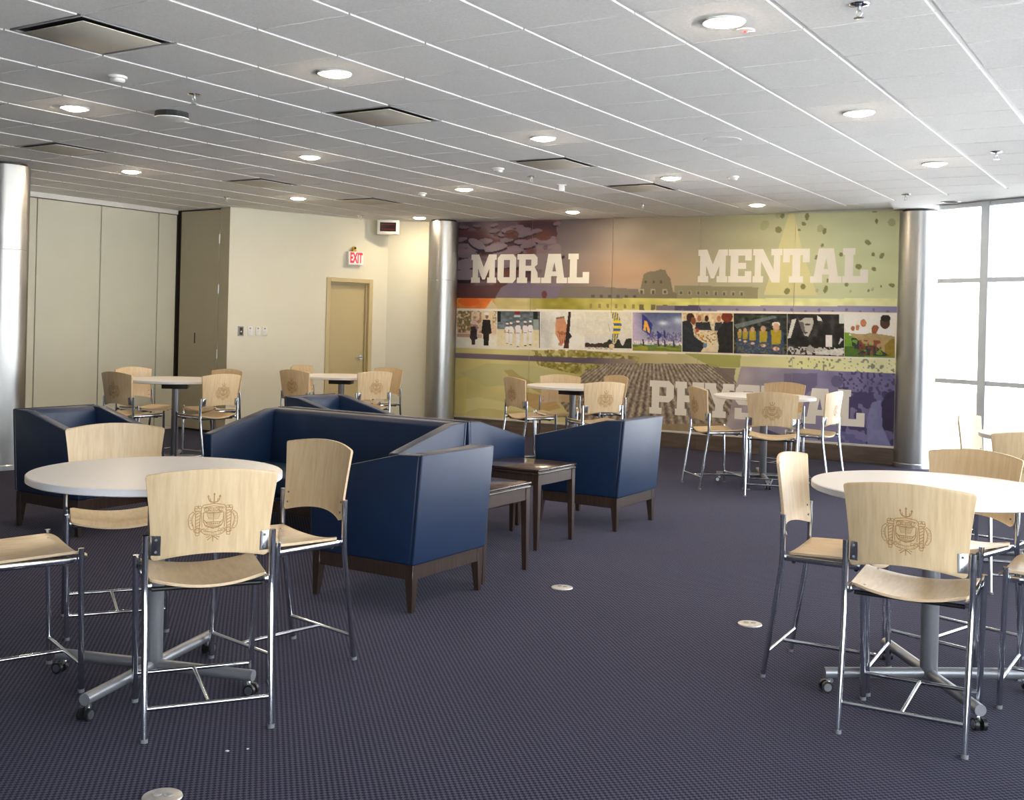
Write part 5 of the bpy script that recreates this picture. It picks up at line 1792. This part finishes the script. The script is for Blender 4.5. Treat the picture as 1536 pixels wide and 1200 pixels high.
# ------------------------------------------------------------------ round tables
def make_table():
    t = thing('round_table', 'table', 'table', (0, 0, 0), 0, 'round white pedestal tables')
    R_, zt_, th = 0.512, 0.894, 0.031
    mb = MB()
    mb.lathe([(R_ - 0.002, zt_ - 0.003), (R_ - 0.004, zt_ - 0.0008), (R_ - 0.010, zt_), (0.01, zt_)], 96)
    mb2 = MB()
    mb2.lathe([(0.01, zt_ - th), (R_ - 0.006, zt_ - th), (R_, zt_ - th + 0.004), (R_, zt_ - 0.0045), (R_ - 0.0021, zt_ - 0.0031)], 96)
    top = part('tabletop', mb, M['laminate'], t)
    link('edge_band', mb2.mesh('edge_band', M['edgeband']), top)
    mb = MB()
    mb.box((-0.13, -0.10, zt_ - th - 0.068), (0.13, 0.10, zt_ - th - 0.022))
    mb.box((-0.20, -0.13, zt_ - th - 0.0215), (0.20, 0.13, zt_ - th - 0.0005))
    part('mount_plate', mb, M['black'], t, bevel=0.004)
    mb = MB()
    mb.box((-0.035, 0.130, zt_ - th - 0.075), (0.035, 0.165, zt_ - th - 0.050))
    mb.box((-0.012, 0.1005, zt_ - th - 0.066), (0.012, 0.1295, zt_ - th - 0.054))
    part('tilt_latch', mb, M['black'], t, bevel=0.003)
    mb = MB()
    mb.lathe([(0.001, 0.052), (0.03, 0.058), (0.037, 0.070), (0.037, zt_ - th - 0.0685)], 32)
    part('column', mb, M['silver'], t)
    for k in range(4):
        a = math.pi / 2 * k
        c, s_ = math.cos(a), math.sin(a)
        mb = MB()
        mb.tube([(c * 0.030, s_ * 0.030, 0.0825), (c * 0.462, s_ * 0.462, 0.0815)], 0.0235, 18)
        lg = part('leg', mb, M['silver'], t)
        mb = MB()
        px_, py_ = c * 0.435, s_ * 0.435
        mb.tube([(px_, py_, 0.062), (px_, py_, 0.045)], 0.009, 10)
        mb.tube([(px_ - s_ * 0.006, py_ + c * 0.006, 0.049), (px_ + s_ * 0.006, py_ - c * 0.006, 0.049)], 0.012, 14)
        mb.tube([(px_ + c * 0.018, py_ + s_ * 0.018, 0.034), (px_, py_, 0.048)], 0.0085, 10)
        cs = part('caster', mb, M['steel'], t)
        wx, wy = px_ + c * 0.018, py_ + s_ * 0.018
        for sd_ in (-1, 1):
            mb = MB()
            o0, o1 = 0.009 * sd_, 0.024 * sd_
            mb.tube([(wx - s_ * o0, wy + c * o0, 0.0245), (wx - s_ * o1, wy + c * o1, 0.0245)], 0.0242, 18)
            mb.tube([(wx - s_ * o1, wy + c * o1, 0.0245), (wx - s_ * (o1 + 0.002 * sd_), wy + c * (o1 + 0.002 * sd_), 0.0245)], 0.017, 14, 1)
            link('wheel', mb.mesh('wheel', [M['black'], M['steel']]), cs)
    return t


tb0 = make_table()
tbt = tree_of(tb0)
TABLES = [(-3.696, 3.115, -1.262, 'large round white table on grey pedestal at the left front'),
          (-0.968, 5.002, -0.947, 'bright round white table on grey pedestal at the right front'),
          (-9.083, 7.857, 0.740, 'round white table by the folding partition'),
          (-8.668, 9.992, 0.482, 'round white table in front of the tan door'),
          (-5.882, 10.649, 0.082, 'round white table before the left half of the mural'),
          (-3.756, 10.838, 0.453, 'round white table in front of the word PHYSICAL'),
          (-0.789, 8.242, 0.296, 'round white table by the window, mostly cut by the right edge'),]
for k, (x, y, a, lab) in enumerate(TABLES):
    if k == 0:
        tb0.location = (x, y, 0)
        tb0.rotation_euler = (0, 0, a)
        tb0['label'] = lab
    else:
        dup(tb0, (x, y, 0), a, lab, None, tbt)


# ------------------------------------------------------------------ navy leather seating
def make_lounge(name, label, cat, W, n_cush, loc, rz, group):
    t = thing(name, label, cat, loc, rz, group)
    h = W / 2
    RB, RT = 0.255, 0.845          # upholstery bottom, back top
    aw = 0.085                      # arm thickness
    lean = 0.045
    yr = lambda z: -0.350 - lean * (z - RB) / (RT - RB)
    for s in (-1, 1):
        mb = MB()
        prof = [(yr(RB) + 0.012, RB), (0.365, RB), (0.378, 0.685), (-0.245, 0.838), (yr(RT) + 0.012, 0.843)]
        x0, x1 = (h - aw, h) if s > 0 else (-h, -h + aw)
        mb.prism([(p[0], p[1]) for p in prof], 'x', x0, x1)
        arm = part('arm', mb, M['leather'], t, bevel=0.011, bseg=3)
        mb = MB()
        e = s * (h - 0.004)
        mb.tube([(e, 0.362, RB + 0.008), (e, 0.3755, 0.680), (e, -0.245, 0.8325), (e, yr(RT) + 0.016, 0.8385)], 0.0042, 6)
        link('seam', mb.mesh('seam', M['piping']), arm)
    # rear shell over the full width, inner back cushion between the arms
    mb = MB()
    mb.prism([(yr(RB) + 0.0115, RB), (yr(RT) + 0.0115, RT), (yr(RT) - 0.012, RT), (yr(RB) - 0.012, RB)], 'x', -h, h)
    sh = part('back_panel', mb, M['leather'], t, bevel=0.009, bseg=3)
    mb = MB()
    for s in (-1, 1):
        mb.tube([(s * (h - 0.004), yr(RB) + 0.008, RB + 0.008), (s * (h - 0.004), yr(RT) + 0.008, RT - 0.006)], 0.0042, 6)
    mb.tube([(-h + 0.01, yr(RT) + 0.006, RT - 0.002), (h - 0.01, yr(RT) + 0.006, RT - 0.002)], 0.0042, 6)
    link('seam', mb.mesh('seam', M['piping']), sh)
    hi_ = h - aw - 0.001
    mb = MB()
    mb.prism([(yr(RB) + 0.013, RB + 0.001), (-0.215, RB + 0.001), (-0.262, 0.815), (-0.285, 0.842), (yr(RT) + 0.013, 0.844)], 'x', -hi_, hi_)
    part('backrest', mb, M['leather'], t, bevel=0.012, bseg=3)
    cw = 2 * hi_ / n_cush
    for k in range(n_cush):
        mb = MB()
        mb.box((-hi_ + k * cw + 0.001, -0.214, RB + 0.03), (-hi_ + (k + 1) * cw - 0.001, 0.355, 0.435))
        part('seat_cushion', mb, M['leather'], t, bevel=0.03, bseg=4)
    mb = MB()
    mb.box((-hi_, -0.213, RB + 0.001), (hi_, 0.345, RB + 0.029))
    part('seat_deck', mb, M['leather'], t, bevel=0.004)
    # wooden base
    mb = MB()
    k = 0.012
    zr0, zr1 = 0.175, RB - 0.001
    mb.box((-h + k, yr(RB) + 0.002, zr0), (h - k, yr(RB) + 0.03, zr1))
    mb.box((-h + k, 0.325, zr0), (h - k, 0.353, zr1))
    mb.box((-h + k, yr(RB) + 0.031, zr0), (-h + k + 0.028, 0.324, zr1))
    mb.box((h - k - 0.028, yr(RB) + 0.031, zr0), (h - k, 0.324, zr1))
    part('base_rail', mb, M['espresso'], t, bevel=0.002, bseg=1)
    for sx_ in (-1, 1):
        for sy in (-1, 1):
            xo = sx_ * (h - 0.009)
            yo = 0.356 if sy > 0 else -0.352
            xi, yi = xo - sx_ * 0.052, yo - sy * 0.052
            xb, yb = xo - sx_ * 0.034, yo - sy * 0.034
            xo2, yo2 = xo - sx_ * 0.004, yo - sy * 0.004
            mb = MB()
            q = [(xo, yo), (xi, yo), (xi, yi), (xo, yi)]
            q2 = [(xo2, yo2), (xb, yo2), (xb, yb), (xo2, yb)]
            if sx_ * sy < 0:
                q, q2 = q[::-1], q2[::-1]
            mb.add([(*p, 0.0) for p in q2] + [(*p, 0.175) for p in q] + [(*p, RB - 0.0015) for p in q],
                   [(3, 2, 1, 0), (0, 1, 5, 4), (1, 2, 6, 5), (2, 3, 7, 6), (3, 0, 4, 7), (4, 5, 9, 8), (5, 6, 10, 9), (6, 7, 11, 10), (7, 4, 8, 11), (8, 9, 10, 11)])
            part('leg', mb, M['espresso'], t, bevel=0.002, bseg=1)
    return t


GA = 'navy leather lounge seating'
make_lounge('armchair', 'navy leather armchair with bluish lit back, beside the chair at the big left table', 'armchair', 0.69, 1, (-3.862, 4.990, 0), math.pi / 2, 'navy leather armchairs')
make_lounge('armchair', 'navy leather armchair seen from behind, next to the taller placed dark side table', 'armchair', 0.69, 1, (-4.064, 7.790, 0), math.pi / 2, 'navy leather armchairs')
make_lounge('armchair', 'almost black leather armchair beside the far left steel column', 'armchair', 0.69, 1, (-6.905, 5.175, 0), -math.pi / 2, 'navy leather armchairs')
make_lounge('armchair', 'dark navy armchair behind the sofa, only its upper back and arms showing', 'armchair', 0.69, 1, (-6.655, 7.700, 0), -math.pi / 2, 'navy leather armchairs')
make_lounge('sofa', 'navy leather sofa facing the big left table', 'sofa', 1.83, 2, (-5.335, 6.055, 0), math.pi, 'navy leather sofas')
make_lounge('sofa', 'navy leather sofa standing back to back with the front sofa, lit arm showing', 'sofa', 1.83, 2, (-5.335, 6.885, 0), 0.0, 'navy leather sofas')


# ------------------------------------------------------------------ dark side tables
def side_table(label, x0, x1, y0, y1):
    cx, cy = (x0 + x1) / 2, (y0 + y1) / 2
    hx_, hy_ = (x1 - x0) / 2, (y1 - y0) / 2
    t = thing('side_table', label, 'side table', (cx, cy, 0), 0, 'dark wood side tables')
    Z = 0.555
    mb = MB()
    mb.box((-hx_, -hy_, Z - 0.014), (hx_, hy_, Z))
    part('tabletop', mb, M['espressotop'], t, bevel=0.002)
    mb = MB()
    g = 0.012
    mb.box((-hx_ + g, -hy_ + g, Z - 0.022), (hx_ - g, hy_ - g, Z - 0.0145))
    part('shadow_gap', mb, M['black'], t, smooth=False)
    mb = MB()
    mb.box((-hx_ + 0.003, -hy_ + 0.003, Z - 0.036), (hx_ - 0.003, hy_ - 0.003, Z - 0.0225))
    part('under_lip', mb, M['espresso'], t, bevel=0.003)
    for (a, b_) in (((-hx_ + 0.05, -hy_ + 0.012), (hx_ - 0.05, -hy_ + 0.032)), ((-hx_ + 0.05, hy_ - 0.032), (hx_ - 0.05, hy_ - 0.012)),
                    ((-hx_ + 0.012, -hy_ + 0.05), (-hx_ + 0.032, hy_ - 0.05)), ((hx_ - 0.032, -hy_ + 0.05), (hx_ - 0.012, hy_ - 0.05))):
        mb = MB()
        mb.box((a[0], a[1], Z - 0.112), (b_[0], b_[1], Z - 0.0365))
        part('apron', mb, M['espresso'], t, bevel=0.002, bseg=1)
    for sx_ in (-1, 1):
        for sy in (-1, 1):
            xo, yo = sx_ * (hx_ - 0.006), sy * (hy_ - 0.006)
            q = [(xo, yo), (xo - sx_ * 0.044, yo), (xo - sx_ * 0.044, yo - sy * 0.044), (xo, yo - sy * 0.044)]
            q2 = [(xo, yo), (xo - sx_ * 0.030, yo), (xo - sx_ * 0.030, yo - sy * 0.030), (xo, yo - sy * 0.030)]
            if sx_ * sy < 0:
                q, q2 = q[::-1], q2[::-1]
            mb = MB()
            mb.add([(*p, 0.0) for p in q2] + [(*p, Z - 0.112) for p in q] + [(*p, Z - 0.0365) for p in q],
                   [(3, 2, 1, 0), (0, 1, 5, 4), (1, 2, 6, 5), (2, 3, 7, 6), (3, 0, 4, 7), (4, 5, 9, 8), (5, 6, 10, 9), (6, 7, 11, 10), (7, 4, 8, 11), (8, 9, 10, 11)])
            part('leg', mb, M['espresso'], t, bevel=0.002, bseg=1)
    return t


side_table('dark wood side table tucked right behind the near navy armchair', -4.11, -3.572, 5.425, 5.960)
side_table('dark wood side table in front of the right navy armchair, top fully seen', -4.37, -3.822, 6.470, 7.005)

# ------------------------------------------------------------------ floor boxes
fb = thing('floor_box', '', 'floor outlet', (0, 0, 0), 0, 'round metal floor outlets')
mb = MB()
mb.lathe([(0.064, 0.0005), (0.062, 0.005), (0.050, 0.0075), (0.001, 0.0075)], 32)
part('cover_plate', mb, M['floorplate'], fb)
for s in (-1, 1):
    mb = MB()
    mb.lathe([(0.014, 0.0076), (0.013, 0.0095), (0.001, 0.0098)], 16, (s * 0.019, 0.004, 0))
    part('outlet_cap', mb, M['greyplastic'], fb)
mb = MB()
for k in range(4):
    a = math.pi / 4 + k * math.pi / 2
    mb.lathe([(0.004, 0.0062), (0.003, 0.0078), (0.0005, 0.008)], 8, (0.053 * math.cos(a), 0.053 * math.sin(a), 0))
part('screws', mb, M['steel'], fb)['kind'] = 'stuff'
fbt = tree_of(fb)
for k, (x, y, lab) in enumerate([(-3.165, 5.66, 'round metal floor outlet in the carpet before the dark side tables'), (-1.98, 5.575, 'round metal floor outlet in the carpet beside the right front table'),
                                 (-2.79, 2.40, 'round metal floor outlet at the bottom edge of the picture')]):
    if k == 0:
        fb.location = (x, y, 0)
        fb['label'] = lab
    else:
        dup(fb, (x, y, 0), 0.5, lab, None, fbt)

# ------------------------------------------------------------------ outside the glass
rl = thing('terrace_railing', 'grey metal railing out on the terrace behind the glass', 'railing', (-2.2, 17.0, -0.08), -0.35)
mb = MB()
mb.tube([(0, 0, 1.15), (6.5, 0, 1.15)], 0.022, 10)
part('top_rail', mb, M['bin'], rl)
for k in range(6):
    mb = MB()
    mb.box((k * 1.25 - 0.02, -0.02, 0.0), (k * 1.25 + 0.02, 0.02, 1.129))
    part('post', mb, M['bin'], rl, bevel=0.003, bseg=1)
tr_ = thing('bare_tree', 'bare leafless tree seen faintly through the upper window', 'tree', (-1.2, 22.0, -0.08), 0)
rs = random.Random(5)
mb = MB()
mb.tube([(0, 0, 0), (0.1, 0, 1.8), (0.0, 0.1, 3.4), (0.15, 0.1, 5.0), (0.1, 0.2, 6.4)], [0.14, 0.12, 0.09, 0.06, 0.02], 10)
part('trunk', mb, M['bark'], tr_)
mb = MB()


def twig(p, d, L, r, n):
    q = p + d * L
    mid = p + d * L * 0.5 + Vector((rs.uniform(-.06, .06), rs.uniform(-.06, .06), rs.uniform(0, .1)))
    mb.tube([p, mid, q], [r, r * 0.8, r * 0.5], 5)
    if n:
        for _ in range(3):
            dd = (d + Vector((rs.uniform(-.7, .7), rs.uniform(-.7, .7), rs.uniform(-.2, .6)))).normalized()
            twig(p + (q - p) * rs.uniform(0.4, 1.0), dd, L * 0.6, r * 0.55, n - 1)


for k in range(12):
    z = 2.0 + k * 0.36
    a = k * 2.4
    twig(Vector((0.05, 0.05, z)), Vector((math.cos(a), math.sin(a), 0.5)).normalized(), 1.5 - 0.07 * k, 0.035, 3)
part('branches', mb, M['bark'], tr_)

for k, (x, y, rz) in enumerate(((-2.905, 2.785, 0.3), (-2.86, 2.84, 1.4))):
    pc = thing('paper_scrap', ['larger white paper scrap on the carpet under the nearest left chair', 'smaller white paper scrap on the carpet next to the larger one'][k], 'litter', (x, y, 0), rz, 'paper scraps on the carpet')
    mb = MB()
    q = 0.006 - 0.002 * k
    mb.prism([(-q, -q * 0.6), (q, -q * 0.8), (q * 1.2, q * 0.5), (-q * 0.4, q)], 'z', 0.0005, 0.003)
    part('scrap', mb, M['whiteplastic'], pc, smooth=False)
